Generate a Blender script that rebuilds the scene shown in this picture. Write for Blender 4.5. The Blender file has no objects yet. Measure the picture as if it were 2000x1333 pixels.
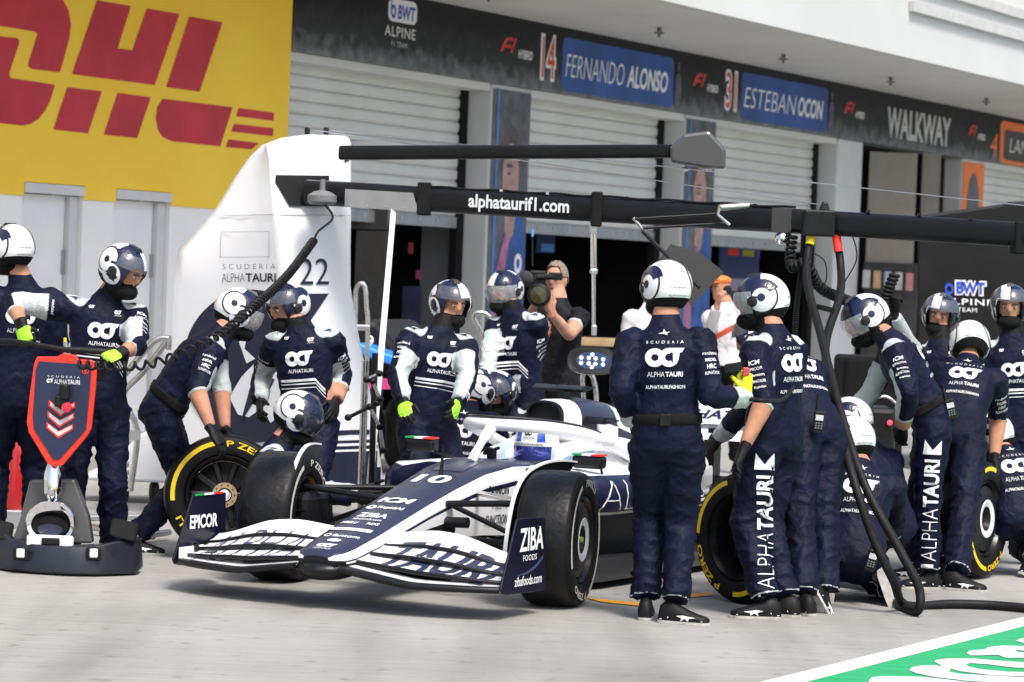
import bpy, bmesh, math, random
import numpy as np
from mathutils import Vector, Matrix, noise
from mathutils.bvhtree import BVHTree
random.seed(7); np.random.seed(7)
R = math.radians
scene = bpy.context.scene
col = scene.collection

# ---------------------------------------------------------------- camera, sky, sun, exposure
FPX, CAMH, PITCH, ROLL = 5600.0, 1.72, R(1.19), R(2.2)
cd = bpy.data.cameras.new('camera')
cd.sensor_width = 36.0
cd.lens = 36.0 * FPX / 2000.0
cd.clip_start = 0.1
cd.clip_end = 3000.0
cd.dof.use_dof = True
cd.dof.focus_distance = 15.6
cd.dof.aperture_fstop = 4.5
cam = bpy.data.objects.new('camera', cd)
col.objects.link(cam)
CROT = Matrix.Rotation(math.pi / 2 - PITCH, 3, 'X') @ Matrix.Rotation(ROLL, 3, 'Z')
cam.location = (0, 0, CAMH)
cam.rotation_euler = CROT.to_euler()
scene.camera = cam

SUN_EL, SUN_AZ = R(58), R(152)          # azimuth clockwise from +Y
world = bpy.data.worlds.new('World')
scene.world = world
world.use_nodes = True
wn = world.node_tree
sky = wn.nodes.new('ShaderNodeTexSky')
sky.sky_type = 'NISHITA'
sky.sun_disc = False
sky.sun_elevation = SUN_EL
sky.sun_rotation = SUN_AZ
sky.dust_density = 4.0
sky.air_density = 1.0
sky.ozone_density = 0.6
wn.links.new(sky.outputs[0], wn.nodes['Background'].inputs[0])
wn.nodes['Background'].inputs[1].default_value = 0.15
sd = bpy.data.lights.new('sun', 'SUN')
sd.energy = 2.4
sd.angle = R(14)
sd.color = (1.0, 0.965, 0.91)
sun = bpy.data.objects.new('sun', sd)
col.objects.link(sun)
sdir = Vector((math.sin(SUN_AZ) * math.cos(SUN_EL), math.cos(SUN_AZ) * math.cos(SUN_EL), math.sin(SUN_EL)))
sun.rotation_euler = sdir.to_track_quat('Z', 'Y').to_euler()
sun.location = sdir * 60
scene.view_settings.view_transform = 'Standard'
scene.view_settings.look = 'None'
scene.view_settings.exposure = 0.62
scene.view_settings.gamma = 1.0
scene.view_settings.use_curve_mapping = False
scene.render.engine = 'CYCLES'

# ---------------------------------------------------------------- photograph pixel -> place
CV = [np.array(CROT.col[i]) for i in range(3)]          # right, up, back
CPOS = np.array([0, 0, CAMH])
def ray(px, py):
    return -CV[2] + CV[0] * ((px - 1000) / FPX) + CV[1] * ((666.5 - py) / FPX)
def P(px, py, d):                                       # point at distance d along world Y
    v = ray(px, py); return Vector(CPOS + v * (d / v[1]))
def G(px, py, z=0.0):                                   # point on the level z
    v = ray(px, py); return Vector(CPOS + v * ((z - CAMH) / v[2]))

# ---------------------------------------------------------------- materials
MATS = {}
def mat(name, colr, rough=0.5, metal=0.0, var=0.0, vscale=6.0, bump=0.0, bscale=40.0, coat=0.0, spec=None,
        stretch=None, alpha=None, trans=0.0, emit=None, col2=None, sheen=0.0, detail=4.0, rvar=0.0):
    if name in MATS: return MATS[name]
    m = bpy.data.materials.new(name); m.use_nodes = True
    nt = m.node_tree; b = nt.nodes['Principled BSDF']
    c = (*colr, 1.0)
    b.inputs['Base Color'].default_value = c
    b.inputs['Roughness'].default_value = rough
    b.inputs['Metallic'].default_value = metal
    b.inputs['Coat Weight'].default_value = coat
    b.inputs['Coat Roughness'].default_value = 0.08
    b.inputs['Sheen Weight'].default_value = sheen
    b.inputs['Transmission Weight'].default_value = trans
    if spec is None and max(colr) < .03 and not coat and rough > .37: spec = .22
    if spec is not None: b.inputs['Specular IOR Level'].default_value = spec
    if alpha is not None: b.inputs['Alpha'].default_value = alpha
    if emit:
        b.inputs['Emission Color'].default_value = (*emit[0], 1); b.inputs['Emission Strength'].default_value = emit[1]
    if var or bump or rvar:
        tc = nt.nodes.new('ShaderNodeTexCoord'); src = tc.outputs['Object']
        if stretch:
            mp = nt.nodes.new('ShaderNodeMapping'); mp.inputs['Scale'].default_value = stretch
            nt.links.new(src, mp.inputs[0]); src = mp.outputs[0]
    if var or rvar:
        nz = nt.nodes.new('ShaderNodeTexNoise'); nz.inputs['Scale'].default_value = vscale; nz.inputs['Detail'].default_value = detail
        nt.links.new(src, nz.inputs['Vector'])
    if var:
        rp = nt.nodes.new('ShaderNodeValToRGB')
        d = col2 if col2 else tuple(x * (1 - var) for x in colr)
        rp.color_ramp.elements[0].position = 0.3; rp.color_ramp.elements[1].position = 0.7
        rp.color_ramp.elements[0].color = (*d, 1)
        rp.color_ramp.elements[1].color = (*(colr if col2 else tuple(min(1, x * (1 + var * 0.5)) for x in colr)), 1)
        nt.links.new(nz.outputs['Fac'], rp.inputs[0]); nt.links.new(rp.outputs[0], b.inputs['Base Color'])
    if rvar:
        mr = nt.nodes.new('ShaderNodeMapRange'); mr.inputs[1].default_value = 0.3; mr.inputs[2].default_value = 0.7
        mr.inputs[3].default_value = max(0, rough - rvar); mr.inputs[4].default_value = min(1, rough + rvar)
        nt.links.new(nz.outputs['Fac'], mr.inputs[0]); nt.links.new(mr.outputs[0], b.inputs['Roughness'])
    if bump:
        n2 = nt.nodes.new('ShaderNodeTexNoise'); n2.inputs['Scale'].default_value = bscale; n2.inputs['Detail'].default_value = 3
        nt.links.new(src, n2.inputs['Vector'])
        bp = nt.nodes.new('ShaderNodeBump'); bp.inputs['Strength'].default_value = bump; bp.inputs['Distance'].default_value = 0.02
        nt.links.new(n2.outputs['Fac'], bp.inputs['Height']); nt.links.new(bp.outputs[0], b.inputs['Normal'])
    MATS[name] = m
    return m

def carbon(name, colr=(0.018, 0.018, 0.02), rough=0.32, scale=120.0):
    if name in MATS: return MATS[name]
    m = mat(name, colr, rough, coat=0.4)
    nt = m.node_tree; b = nt.nodes['Principled BSDF']
    tc = nt.nodes.new('ShaderNodeTexCoord'); ck = nt.nodes.new('ShaderNodeTexChecker')
    ck.inputs['Scale'].default_value = scale
    ck.inputs[1].default_value = (*colr, 1); ck.inputs[2].default_value = (*[c * 2.2 for c in colr], 1)
    nt.links.new(tc.outputs['Object'], ck.inputs[0]); nt.links.new(ck.outputs[0], b.inputs['Base Color'])
    return m

NAVY = (0.006, 0.009, 0.032)
M_white = mat('white_paint', (0.80, 0.81, 0.83), 0.35, var=0.05, vscale=3, coat=0.3)
M_whitewall = mat('white_wall', (0.84, 0.85, 0.86), 0.7, var=0.04, vscale=1.2, bump=0.15, bscale=30)
M_black = mat('black_plastic', (0.012, 0.012, 0.013), 0.4, var=0.3, vscale=20)
M_matte = mat('matte_black', (0.008, 0.008, 0.009), 0.8, var=0.3, vscale=8)
M_rubber = mat('hose_rubber', (0.010, 0.010, 0.011), 0.55, var=0.4, vscale=30)
M_carbon = carbon('carbon_weave')
M_steel = mat('brushed_steel', (0.62, 0.61, 0.59), 0.28, 1.0, var=0.15, vscale=15, rvar=0.08)
M_chrome = mat('chrome', (0.85, 0.86, 0.88), 0.07, 1.0, rvar=0.03)
M_alu = mat('aluminium', (0.6, 0.6, 0.61), 0.35, 1.0, var=0.1)
M_print_white = mat('white_print', (0.82, 0.83, 0.86), 0.55, var=0.04, vscale=12)
M_print_navy = mat('navy_print', NAVY, 0.5, var=0.1)
M_print_black = mat('black_print', (0.012, 0.012, 0.016), 0.5, var=0.2)
M_red = mat('red_paint', (0.80, 0.035, 0.018), 0.4, var=0.1, vscale=10)
M_yellow = mat('yellow_print', (0.83, 0.56, 0.008), 0.5, var=0.15, vscale=25)
M_green = mat('green_print', (0.01, 0.30, 0.06), 0.5, var=0.1)
M_orange = mat('orange_print', (0.85, 0.18, 0.02), 0.5, var=0.1)
M_skin = mat('skin', (0.46, 0.225, 0.145), 0.5, var=0.18, vscale=18, bump=0.08, bscale=120)

# ---------------------------------------------------------------- mesh helpers
ORG = {}
def tag(o, label=None, cat=None, group=None, kind=None):
    if label: o['label'] = label
    if cat: o['category'] = cat
    if group: o['group'] = group
    if kind: o['kind'] = kind
    return o
def empty(name, loc=(0, 0, 0), label=None, cat=None, group=None, mtx=None):
    o = bpy.data.objects.new(name, None); col.objects.link(o); o.empty_display_size = 0.1
    M = mtx if mtx else Matrix.Translation(loc)
    o.matrix_world = M; ORG[o] = M
    return tag(o, label, cat, group)
def link(name, me, parent=None, mtx=None):
    o = bpy.data.objects.new(name, me); col.objects.link(o)
    if parent:
        o.parent = parent
        ORG[o] = ORG[parent] @ (mtx or Matrix())
        if mtx: o.matrix_local = mtx
    else:
        if mtx: o.matrix_world = mtx
        ORG[o] = mtx or Matrix()
    return o

class MB:
    def __init__(s): s.v = []; s.f = []; s.mi = []; s.cur = 0
    def add(s, vs, fs):
        k = len(s.v); s.v += [tuple(v) for v in vs]
        for f in fs: s.f.append(tuple(i + k for i in f)); s.mi.append(s.cur)
        return s
    def box(s, c, d, rot=None, taper=1.0):
        x, y, z = d[0] / 2, d[1] / 2, d[2] / 2
        vs = [(-x, -y, -z), (x, -y, -z), (x, y, -z), (-x, y, -z), (-x * taper, -y * taper, z), (x * taper, -y * taper, z), (x * taper, y * taper, z), (-x * taper, y * taper, z)]
        vs = [(rot @ Vector(v) if rot else Vector(v)) + Vector(c) for v in vs]
        return s.add(vs, [(0, 3, 2, 1), (4, 5, 6, 7), (0, 1, 5, 4), (1, 2, 6, 5), (2, 3, 7, 6), (3, 0, 4, 7)])
    def hexa(s, p):     # eight points, bottom ring then top ring
        return s.add(p, [(0, 3, 2, 1), (4, 5, 6, 7), (0, 1, 5, 4), (1, 2, 6, 5), (2, 3, 7, 6), (3, 0, 4, 7)])
    def loft(s, rings, cap=True, closed=True, wrap=False):
        k = len(rings[0]); vs = [p for r in rings for p in r]; fs = []
        m = len(rings)
        for i in range(m if wrap else m - 1):
            a, b2 = i * k, ((i + 1) % m) * k
            for j in range(k if closed else k - 1):
                fs.append((a + j, a + (j + 1) % k, b2 + (j + 1) % k, b2 + j))
        if cap and not wrap:
            fs.append(tuple(range(k))[::-1]); fs.append(tuple((m - 1) * k + j for j in range(k)))
        return s.add(vs, fs)
    def tube(s, pts, r, n=10, cap=True):
        pts = [Vector(p) for p in pts]; m = len(pts)
        rr = r if isinstance(r, (list, tuple)) else [r] * m
        rings = []; up = None
        for i in range(m):
            t = (pts[min(i + 1, m - 1)] - pts[max(i - 1, 0)]).normalized()
            if up is None: up = t.orthogonal().normalized()
            up = (up - t * up.dot(t)); up = up.normalized() if up.length > 1e-6 else t.orthogonal().normalized()
            w = t.cross(up)
            rings.append([pts[i] + (up * math.cos(2 * math.pi * j / n) + w * math.sin(2 * math.pi * j / n)) * rr[i] for j in range(n)])
        return s.loft(rings, cap)
    def lathe(s, prof, n=32, c=(0, 0, 0), axis=None, a0=0, a1=2 * math.pi):      # prof: (radius, height) round z
        rot = Vector((0, 0, 1)).rotation_difference(Vector(axis)).to_matrix() if axis is not None else Matrix.Identity(3)
        full = abs(a1 - a0 - 2 * math.pi) < 1e-6
        rings = []
        for j in range(n if full else n + 1):
            a = a0 + (a1 - a0) * j / n
            rings.append([Vector(c) + rot @ Vector((r_ * math.cos(a), r_ * math.sin(a), h)) for r_, h in prof])
        return s.loft(rings, cap=False, closed=False, wrap=full)
    def prism(s, poly, a, X, Y, N, t):      # flat outline poly (x,y), extruded by t along N
        a, X, Y, N = Vector(a), Vector(X), Vector(Y), Vector(N)
        k = len(poly)
        lo = [a + X * p[0] + Y * p[1] for p in poly]; hi = [p + N * t for p in lo]
        fs = [tuple(range(k))[::-1], tuple(range(k, 2 * k))] + [(j, (j + 1) % k, k + (j + 1) % k, k + j) for j in range(k)]
        return s.add(lo + hi, fs)
    def mesh(s, name, mats, smooth=None, inv=None, recalc=True):
        me = bpy.data.meshes.new(name)
        vs = [inv @ Vector(v) for v in s.v] if inv else s.v
        me.from_pydata([tuple(v) for v in vs], [], s.f)
        for m in (mats if isinstance(mats, (list, tuple)) else [mats]): me.materials.append(m)
        me.polygons.foreach_set('material_index', s.mi)
        if recalc:
            bm = bmesh.new(); bm.from_mesh(me); bmesh.ops.recalc_face_normals(bm, faces=bm.faces); bm.to_mesh(me); bm.free()
        if smooth is not None:
            me.polygons.foreach_set('use_smooth', [True] * len(me.polygons))
            if smooth < 180: me.set_sharp_from_angle(angle=R(smooth))
        me.update()
        return me
    def build(s, name, mats, parent=None, smooth=None, local=False, bevel=0, recalc=True):
        inv = None
        if parent is not None and not local: inv = ORG[parent].inverted()
        o = link(name, s.mesh(name, mats, smooth, inv, recalc), parent)
        if bevel:
            md = o.modifiers.new('bevel', 'BEVEL'); md.width = bevel; md.segments = 2; md.limit_method = 'ANGLE'; md.angle_limit = R(40)
        return o

def bez(pts, n=12):             # smooth curve through points
    pts = [Vector(p) for p in pts]; out = []
    for i in range(len(pts) - 1):
        p0, p1, p2, p3 = pts[max(i - 1, 0)], pts[i], pts[i + 1], pts[min(i + 2, len(pts) - 1)]
        for k in range(n):
            t = k / n
            out.append(0.5 * ((2 * p1) + (p2 - p0) * t + (2 * p0 - 5 * p1 + 4 * p2 - p3) * t * t + (3 * p1 - p0 - 3 * p2 + p3) * t ** 3))
    return out + [pts[-1]]
def helix(path, rad, turns, seg=10):
    path = [Vector(p) for p in path]; L = [0]
    for i in range(1, len(path)): L.append(L[-1] + (path[i] - path[i - 1]).length)
    out = []; n = int(turns * seg); up = None
    for k in range(n + 1):
        d = L[-1] * k / n; i = 0
        while i < len(L) - 2 and L[i + 1] < d: i += 1
        q = path[i].lerp(path[i + 1], (d - L[i]) / max(1e-6, L[i + 1] - L[i])); t = (path[i + 1] - path[i]).normalized()
        if up is None: up = t.orthogonal().normalized()
        up = (up - t * up.dot(t)).normalized(); a = 2 * math.pi * turns * k / n
        out.append(q + (up * math.cos(a) + t.cross(up) * math.sin(a)) * rad)
    return out

# ---------------------------------------------------------------- lettering and flat print
TXT = {}
def text2d(s, bold=0.0, shear=0.0, space=1.0):
    """outline triangles of a word, scaled to the unit square; returns verts, faces, width/height"""
    key = (s, bold, shear, space)
    if key in TXT: return TXT[key]
    cu = bpy.data.curves.new('lettering', 'FONT'); cu.body = s; cu.offset = bold; cu.shear = shear
    cu.space_character = space; cu.resolution_u = 3
    ob = bpy.data.objects.new('lettering', cu); col.objects.link(ob)
    dg = bpy.context.evaluated_depsgraph_get()
    me = bpy.data.meshes.new_from_object(ob.evaluated_get(dg))
    v = np.array([q.co[:2] for q in me.vertices]); f = [tuple(q.vertices) for q in me.polygons]
    bpy.data.objects.remove(ob); bpy.data.curves.remove(cu); bpy.data.meshes.remove(me)
    lo, hi = v.min(0), v.max(0); ar = (hi[0] - lo[0]) / max(1e-6, hi[1] - lo[1])
    v = (v - lo) / (hi - lo)
    TXT[key] = (v, f, ar)
    return TXT[key]
def shape_polys(polys):         # list of outlines -> verts, faces ; layers keep their order
    v = []; f = []
    for p in polys:
        k = len(v); v += list(p); f.append(tuple(range(k, k + len(p))))
    return np.array(v, float), f, 1.0
def arc(cx, cy, r, a0, a1, n=20, sy=1.0):
    return [(cx + r * math.cos(R(a0 + (a1 - a0) * i / n)), cy + sy * r * math.sin(R(a0 + (a1 - a0) * i / n))) for i in range(n + 1)]
def ring(cx, cy, ro, ri, a0=0, a1=360, n=22):
    o = arc(cx, cy, ro, a0, a1, n); i = arc(cx, cy, ri, a0, a1, n)
    return [[o[k], o[k + 1], i[k + 1], i[k]] for k in range(n)]
def logo2d():
    """the two-ring team emblem: a ring flowing into a bowl with a bar over it, a charging bull in the bowl"""
    w = ring(.36, .5, .5, .19, 0, 360, 30)
    w = [[(x * 1.0 + .14, y) for x, y in q] for q in w]
    w += [[(x + .02, y) for x, y in q] for q in ring(1.2, .5, .5, .2, 78, 300, 22)]
    w += [[(1.22, 1.0), (1.22, .76), (1.86, .76), (2.0, 1.0)], [(1.42, .76), (1.42, .03), (1.60, .16), (1.70, .40), (1.76, .76)]]
    w += [[(1.05, .05), (1.42, .03), (1.42, .2), (1.3, .12), (1.26, .3), (1.2, .2), (1.1, .34), (1.02, .2)]]
    v, f, _ = shape_polys(w)
    return v / np.array([2.0, 1.0]), f, 2.0
LOGO = logo2d()
def star2d():
    p = [(0, .3), (.42, .42), (.5, 1), (.66, .45), (1, .55), (.72, .28), (.8, 0), (.5, .2)]
    v, f, _ = shape_polys([[p[i], p[(i + 1) % 8], (.58, .36)] for i in range(8)])
    return v, f, 1.6
STAR = star2d()

def decal(name, t2, org, X, Y, m, parent, lift=0.0, N=None):
    """flat print: unit-square outline t2 laid at org along X and Y (full lengths)"""
    v, f, _ = t2; org, X, Y = Vector(org), Vector(X), Vector(Y)
    N = (X.cross(Y)).normalized() if N is None else Vector(N)
    mb = MB(); mb.add([org + X * float(a) + Y * float(b) + N * lift for a, b in v], f)
    return mb.build(name, m, parent, recalc=False)
def wrap_decal(name, items, bvh, org, X, Y, N, m, parent, lift=0.004, cut=0.03, reach=0.6, both=False):
    """print laid on a curved surface: every point is dropped along -N on to it. items: (t2, x0, y0, x1, y1) in metres on the X,Y plane"""
    bm = bmesh.new(); org, X, Y, N = Vector(org), Vector(X).normalized(), Vector(Y).normalized(), Vector(N).normalized()
    for t2, x0, y0, x1, y1 in items:
        v, f, _ = t2
        bv = [bm.verts.new((x0 + (x1 - x0) * float(a), y0 + (y1 - y0) * float(b), 0)) for a, b in v]
        for q in f:
            try: bm.faces.new([bv[i] for i in q])
            except ValueError: pass
    if cut:
        xs = [w.co.x for w in bm.verts]; ys = [w.co.y for w in bm.verts]
        for ax, vals in ((Vector((1, 0, 0)), xs), (Vector((0, 1, 0)), ys)):
            k = math.ceil(min(vals) / cut)
            while k * cut < max(vals):
                bmesh.ops.bisect_plane(bm, geom=bm.verts[:] + bm.edges[:] + bm.faces[:], plane_co=ax * (k * cut), plane_no=ax)
                k += 1
    inv = ORG[parent].inverted(); dead = []
    for w in bm.verts:
        q = org + X * w.co.x + Y * w.co.y
        hit = bvh.ray_cast(q + N * reach, -N, reach * 2)
        if hit[0] is None: dead.append(w)
        else:
            nn = hit[1] if hit[1].dot(N) > 0 else -hit[1]
            w.co = inv @ (hit[0] + (N * 0.6 + nn * 0.4) * lift)
    bmesh.ops.delete(bm, geom=dead, context='VERTS')
    if not bm.faces: bm.free(); return None
    me = bpy.data.meshes.new(name); bm.to_mesh(me); bm.free(); me.materials.append(m)
    return link(name, me, parent)
# ================================================================ ground
TH = R(29.4)
Bv = Vector((math.sin(TH), math.cos(TH), 0)); Nv = Vector((Bv.y, -Bv.x, 0)); ZV = Vector((0, 0, 1)); PERP = -17.95
def BW(s, o, z): return Bv * s + Nv * (PERP + o) + ZV * z
def FW(px, py, o=0.0):
    v = Vector(ray(px, py)); t = (PERP + o - Vector(CPOS).dot(Nv)) / v.dot(Nv); p = Vector(CPOS) + v * t
    return p.dot(Bv), p.z

def concrete(name):
    m = bpy.data.materials.new(name); m.use_nodes = True; nt = m.node_tree; L = nt.links.new; b = nt.nodes['Principled BSDF']
    tc = nt.nodes.new('ShaderNodeTexCoord')
    def nz(scale, stretch, detail=5, rot=-TH):
        mp = nt.nodes.new('ShaderNodeMapping'); mp.inputs['Rotation'].default_value = (0, 0, rot); mp.inputs['Scale'].default_value = stretch
        n = nt.nodes.new('ShaderNodeTexNoise'); n.inputs['Scale'].default_value = scale; n.inputs['Detail'].default_value = detail
        L(tc.outputs['Object'], mp.inputs[0]); L(mp.outputs[0], n.inputs['Vector']); return n.outputs['Fac']
    def ramp(f, a, b_, c0, c1):
        r = nt.nodes.new('ShaderNodeValToRGB'); r.color_ramp.elements[0].position = a; r.color_ramp.elements[1].position = b_
        r.color_ramp.elements[0].color = (*c0, 1); r.color_ramp.elements[1].color = (*c1, 1); L(f, r.inputs[0]); return r.outputs[0]
    def mul(a, c, fac=1.0):
        x = nt.nodes.new('ShaderNodeMixRGB'); x.blend_type = 'MULTIPLY'; x.inputs[0].default_value = fac; L(a, x.inputs[1]); L(c, x.inputs[2]); return x.outputs[0]
    base = ramp(nz(0.5, (1, 1, 1)), .3, .7, (.275, .272, .257), (.365, .362, .343))
    streak = ramp(nz(2.2, (.9, 26, 1), 7, R(-6)), .34, .66, (.83, .83, .825), (1.05, 1.05, 1.05))
    tyre = ramp(nz(0.55, (3.2, .35, 1), 6), .46, .80, (1.03, 1.03, 1.03), (.60, .59, .58))
    spots = ramp(nz(9, (1, 1, 1), 3), .62, .72, (1, 1, 1), (.72, .71, .69))
    scuff = ramp(nz(1.1, (.6, 60, 1), 3, R(-4)), .60, .70, (1, 1, 1), (.80, .795, .79))
    grain = ramp(nz(160, (1, 1, 1), 2), .3, .7, (.88, .88, .88), (1.08, 1.08, 1.08))
    c = mul(mul(mul(mul(mul(base, streak), tyre), spots), grain), scuff)
    L(c, b.inputs['Base Color']); b.inputs['Roughness'].default_value = 0.78; b.inputs['Specular IOR Level'].default_value = 0.3
    bp = nt.nodes.new('ShaderNodeBump'); bp.inputs['Strength'].default_value = .4; bp.inputs['Distance'].default_value = .004
    L(nz(40, (1, 9, 1), 5, R(-6)), bp.inputs['Height']); L(bp.outputs[0], b.inputs['Normal'])
    return m
M_ground = concrete('brushed_concrete')
g = MB(); g.add([(-600, -200, 0), (600, -200, 0), (600, 900, 0), (-600, 900, 0)], [(0, 1, 2, 3)])
tag(g.build('ground', M_ground), 'pale brushed concrete pit lane and pit boxes', 'ground', kind='structure')

M_lane_white = mat('lane_white', (0.72, 0.72, 0.71), 0.6, var=0.12, vscale=5, bump=0.1)
M_lane_green = mat('lane_green', (0.02, 0.36, 0.13), 0.6, var=0.22, vscale=3, bump=0.1, stretch=(1, 5, 1))
M_lane_orange = mat('lane_orange', (0.78, 0.36, 0.02), 0.6, var=0.25, vscale=9)
def lane(name, o0, o1, z, m, label, s0=-6, s1=160):
    # o measured from the white line's garage-side edge
    pl = G(1490, 1333).dot(Nv)
    q = [Bv * s + Nv * (pl + o) + ZV * z for s, o in ((s0, o0), (s0, o1), (s1, o1), (s1, o0))]
    k = MB(); k.add(q, [(0, 1, 2, 3)]); return tag(k.build(name, m), label, 'road marking', kind='structure')
lane('lane_line', 0, 0.15, 0.004, M_lane_white, 'white painted line along the pit lane')
lane('painted_strip', 0.146, 3.6, 0.0025, M_lane_green, 'green painted advertising strip beyond the white line')
def gpoly(px): return [G(1300 + x / 2.857, 1080 + y / 2.857, 0.0065) for x, y in px]
letters = [
    [(1135, 712), (1150, 697), (1200, 689), (1420, 692), (1560, 706), (1700, 724), (1700, 760), (1140, 760)],
    [(1360, 655), (1375, 640), (1420, 630), (1500, 628), (1560, 636), (1592, 650), (1578, 664), (1640, 676), (1800, 684), (2080, 700), (2080, 730), (1700, 716), (1500, 692), (1400, 672)],
    [(1500, 606), (1520, 596), (1580, 590), (1720, 590), (1850, 602), (2080, 618), (2080, 645), (1950, 640), (1800, 622), (1700, 615), (1676, 622), (1690, 636), (1760, 650), (1900, 664), (2080, 668), (2080, 692), (1820, 682), (1640, 660), (1540, 630)],
    [(1680, 558), (1700, 545), (1780, 540), (1800, 527), (1880, 518), (2000, 522), (2100, 532), (2100, 552), (1960, 543), (1950, 552), (2080, 565), (2080, 585), (1900, 586), (1860, 572), (1900, 568), (1760, 572), (1700, 572)],
    [(1955, 490), (1985, 478), (2060, 475), (2100, 500), (2000, 505)]]
lo = MB()
for p in letters: lo.add(gpoly(p), [tuple(range(len(p)))])
tag(lo.build('painted_letters', M_lane_white), 'white script lettering painted on the green strip', 'road marking', kind='structure')
om = MB()
for p in ([(1140, 1167), (1250, 1177), (1250, 1184), (1175, 1176)], [(1320, 1161), (1392, 1156), (1392, 1163), (1322, 1170)], [(630, 1122), (668, 1118), (680, 1124), (640, 1130)]):
    om.add([G(x, y, 0.005) for x, y in p], [(0, 1, 2, 3)])
tag(om.build('box_line', M_lane_orange), 'orange painted pit box marking under the car', 'road marking', kind='structure')

# ================================================================ garage building
M_fascia = mat('fascia_print', (0.016, 0.017, 0.02), 0.6, var=0.4, vscale=0.8, bump=0.2, bscale=12)
def fascia_mat():
    m = mat('fascia_gradient', (0.02, 0.02, 0.022), 0.6, bump=0.25, bscale=14); nt = m.node_tree; L = nt.links.new; b = nt.nodes['Principled BSDF']
    tc = nt.nodes.new('ShaderNodeTexCoord'); sp = nt.nodes.new('ShaderNodeSeparateXYZ'); L(tc.outputs['Object'], sp.inputs[0])
    nz = nt.nodes.new('ShaderNodeTexNoise'); nz.inputs['Scale'].default_value = 6; nz.inputs['Detail'].default_value = 6; L(tc.outputs['Object'], nz.inputs['Vector'])
    ad = nt.nodes.new('ShaderNodeMath'); ad.operation = 'MULTIPLY_ADD'; L(nz.outputs['Fac'], ad.inputs[0]); ad.inputs[1].default_value = -.55; L(sp.outputs['Z'], ad.inputs[2])
    r = nt.nodes.new('ShaderNodeValToRGB'); L(ad.outputs[0], r.inputs[0])
    mr = nt.nodes.new('ShaderNodeMapRange'); L(ad.outputs[0], mr.inputs[0]); mr.inputs[1].default_value = 3.85; mr.inputs[2].default_value = 4.55; L(mr.outputs[0], r.inputs[0])
    r.color_ramp.elements[0].color = (.20, .215, .23, 1); r.color_ramp.elements[1].color = (.012, .012, .014, 1)
    e = r.color_ramp.elements.new(.45); e.color = (.035, .037, .042, 1)
    L(r.outputs[0], b.inputs['Base Color']); return m
M_fascia = fascia_mat()
M_soffit = mat('soffit_render', (0.62, 0.62, 0.62), 0.8, var=0.07, vscale=0.7, bump=0.1, bscale=20)
M_pillar = mat('pillar_render', (0.60, 0.62, 0.64), 0.75, var=0.06, vscale=2, bump=0.15, bscale=25)
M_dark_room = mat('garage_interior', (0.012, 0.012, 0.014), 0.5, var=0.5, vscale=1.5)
M_slat = mat('shutter_slat', (0.66, 0.67, 0.66), 0.45, 0.2, var=0.10, vscale=1.5)
M_rail = mat('shutter_rail', (0.34, 0.36, 0.38), 0.4, 0.4, var=0.15)
M_grey_panel = mat('grey_panel', (0.16, 0.165, 0.175), 0.55, var=0.1)
M_brown_panel = mat('brown_panel', (0.26, 0.235, 0.21), 0.7, var=0.08)
bld = empty('garage_building', BW(26, 0, 0), 'long white pit garage building with black sign band and shutters', 'building')
def bbox(mb, s0, s1, o0, o1, z0, z1):
    return mb.hexa([BW(s0, o0, z0), BW(s1, o0, z0), BW(s1, o1, z0), BW(s0, o1, z0), BW(s0, o0, z1), BW(s1, o0, z1), BW(s1, o1, z1), BW(s0, o1, z1)])
def bpart(name, m, *boxes, parent=bld, bevel=0):
    k = MB()
    for q in boxes: bbox(k, *q)
    return k.build(name, m, parent, bevel=bevel)
ZF, ZT = 4.19, 5.05
bpart('end_wall', M_pillar, (65.4, 90, -.45, 0, 0, ZF))
OPEN = [(26.57, 31.10), (32.11, 36.63), (37.63, 42.15), (43.18, 47.72), (48.80, 53.3), (54.3, 58.8), (59.8, 64.3)]
bpart('wall', M_whitewall, (4, 22.02, -.4, 0, 0, ZT), (22.97, 23.48, -.4, 0, 0, 2.51), (24.44, 26.57, -.4, 0, 0, 2.51), (22.02, 26.57, -.4, 0, 2.51, ZT))
fascia = bpart('fascia', M_fascia, (26.58, 90, -.35, .03, ZF, ZT))
canopy = bpart('canopy', M_soffit, (4, 90, -.3, 2.8, ZT + .004, ZT + .3))
bpart('canopy_edge', mat('canopy_white', (.56, .57, .57), .7, var=.06, vscale=.6, bump=.1, bscale=10), (4, 90, 2.8, 2.95, ZT - .0, ZT + 2.6))
bpart('roof_slab', M_whitewall, (4, 90, -12, 2.7, ZT + .31, ZT + .5))
led = MB()
for s0 in (33.2, 36.0):
    bbox(led, s0 + 1.5, s0 + 30, 2.96, 3.03, ZT + .98 - (s0 - 33.2) * .12, ZT + 1.12 - (s0 - 33.2) * .12)
led.build('ledge', mat('ledge_grey', (.5, .5, .5), .7, var=.1), bld)
# two plain doors
for s0, s1 in ((22.03, 22.96), (23.49, 24.43)):
    d = bpart('door', M_white, (s0 + .03, s1 - .14, -.16, -.11, 0, 2.40))
    bpart('door_frame', M_grey_panel if False else mat('frame_grey', (.60, .61, .63), .5, var=.05), (s1 - .13, s1 + .004, -.14, -.05, 0, 2.40), (s0 - .004, s1 + .004, -.14, .03, 2.41, 2.505), parent=d)
    bpart('hinge', M_rail, (s1 - .17, s1 - .125, -.11, -.085, 1.62, 1.86), parent=d)
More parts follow.
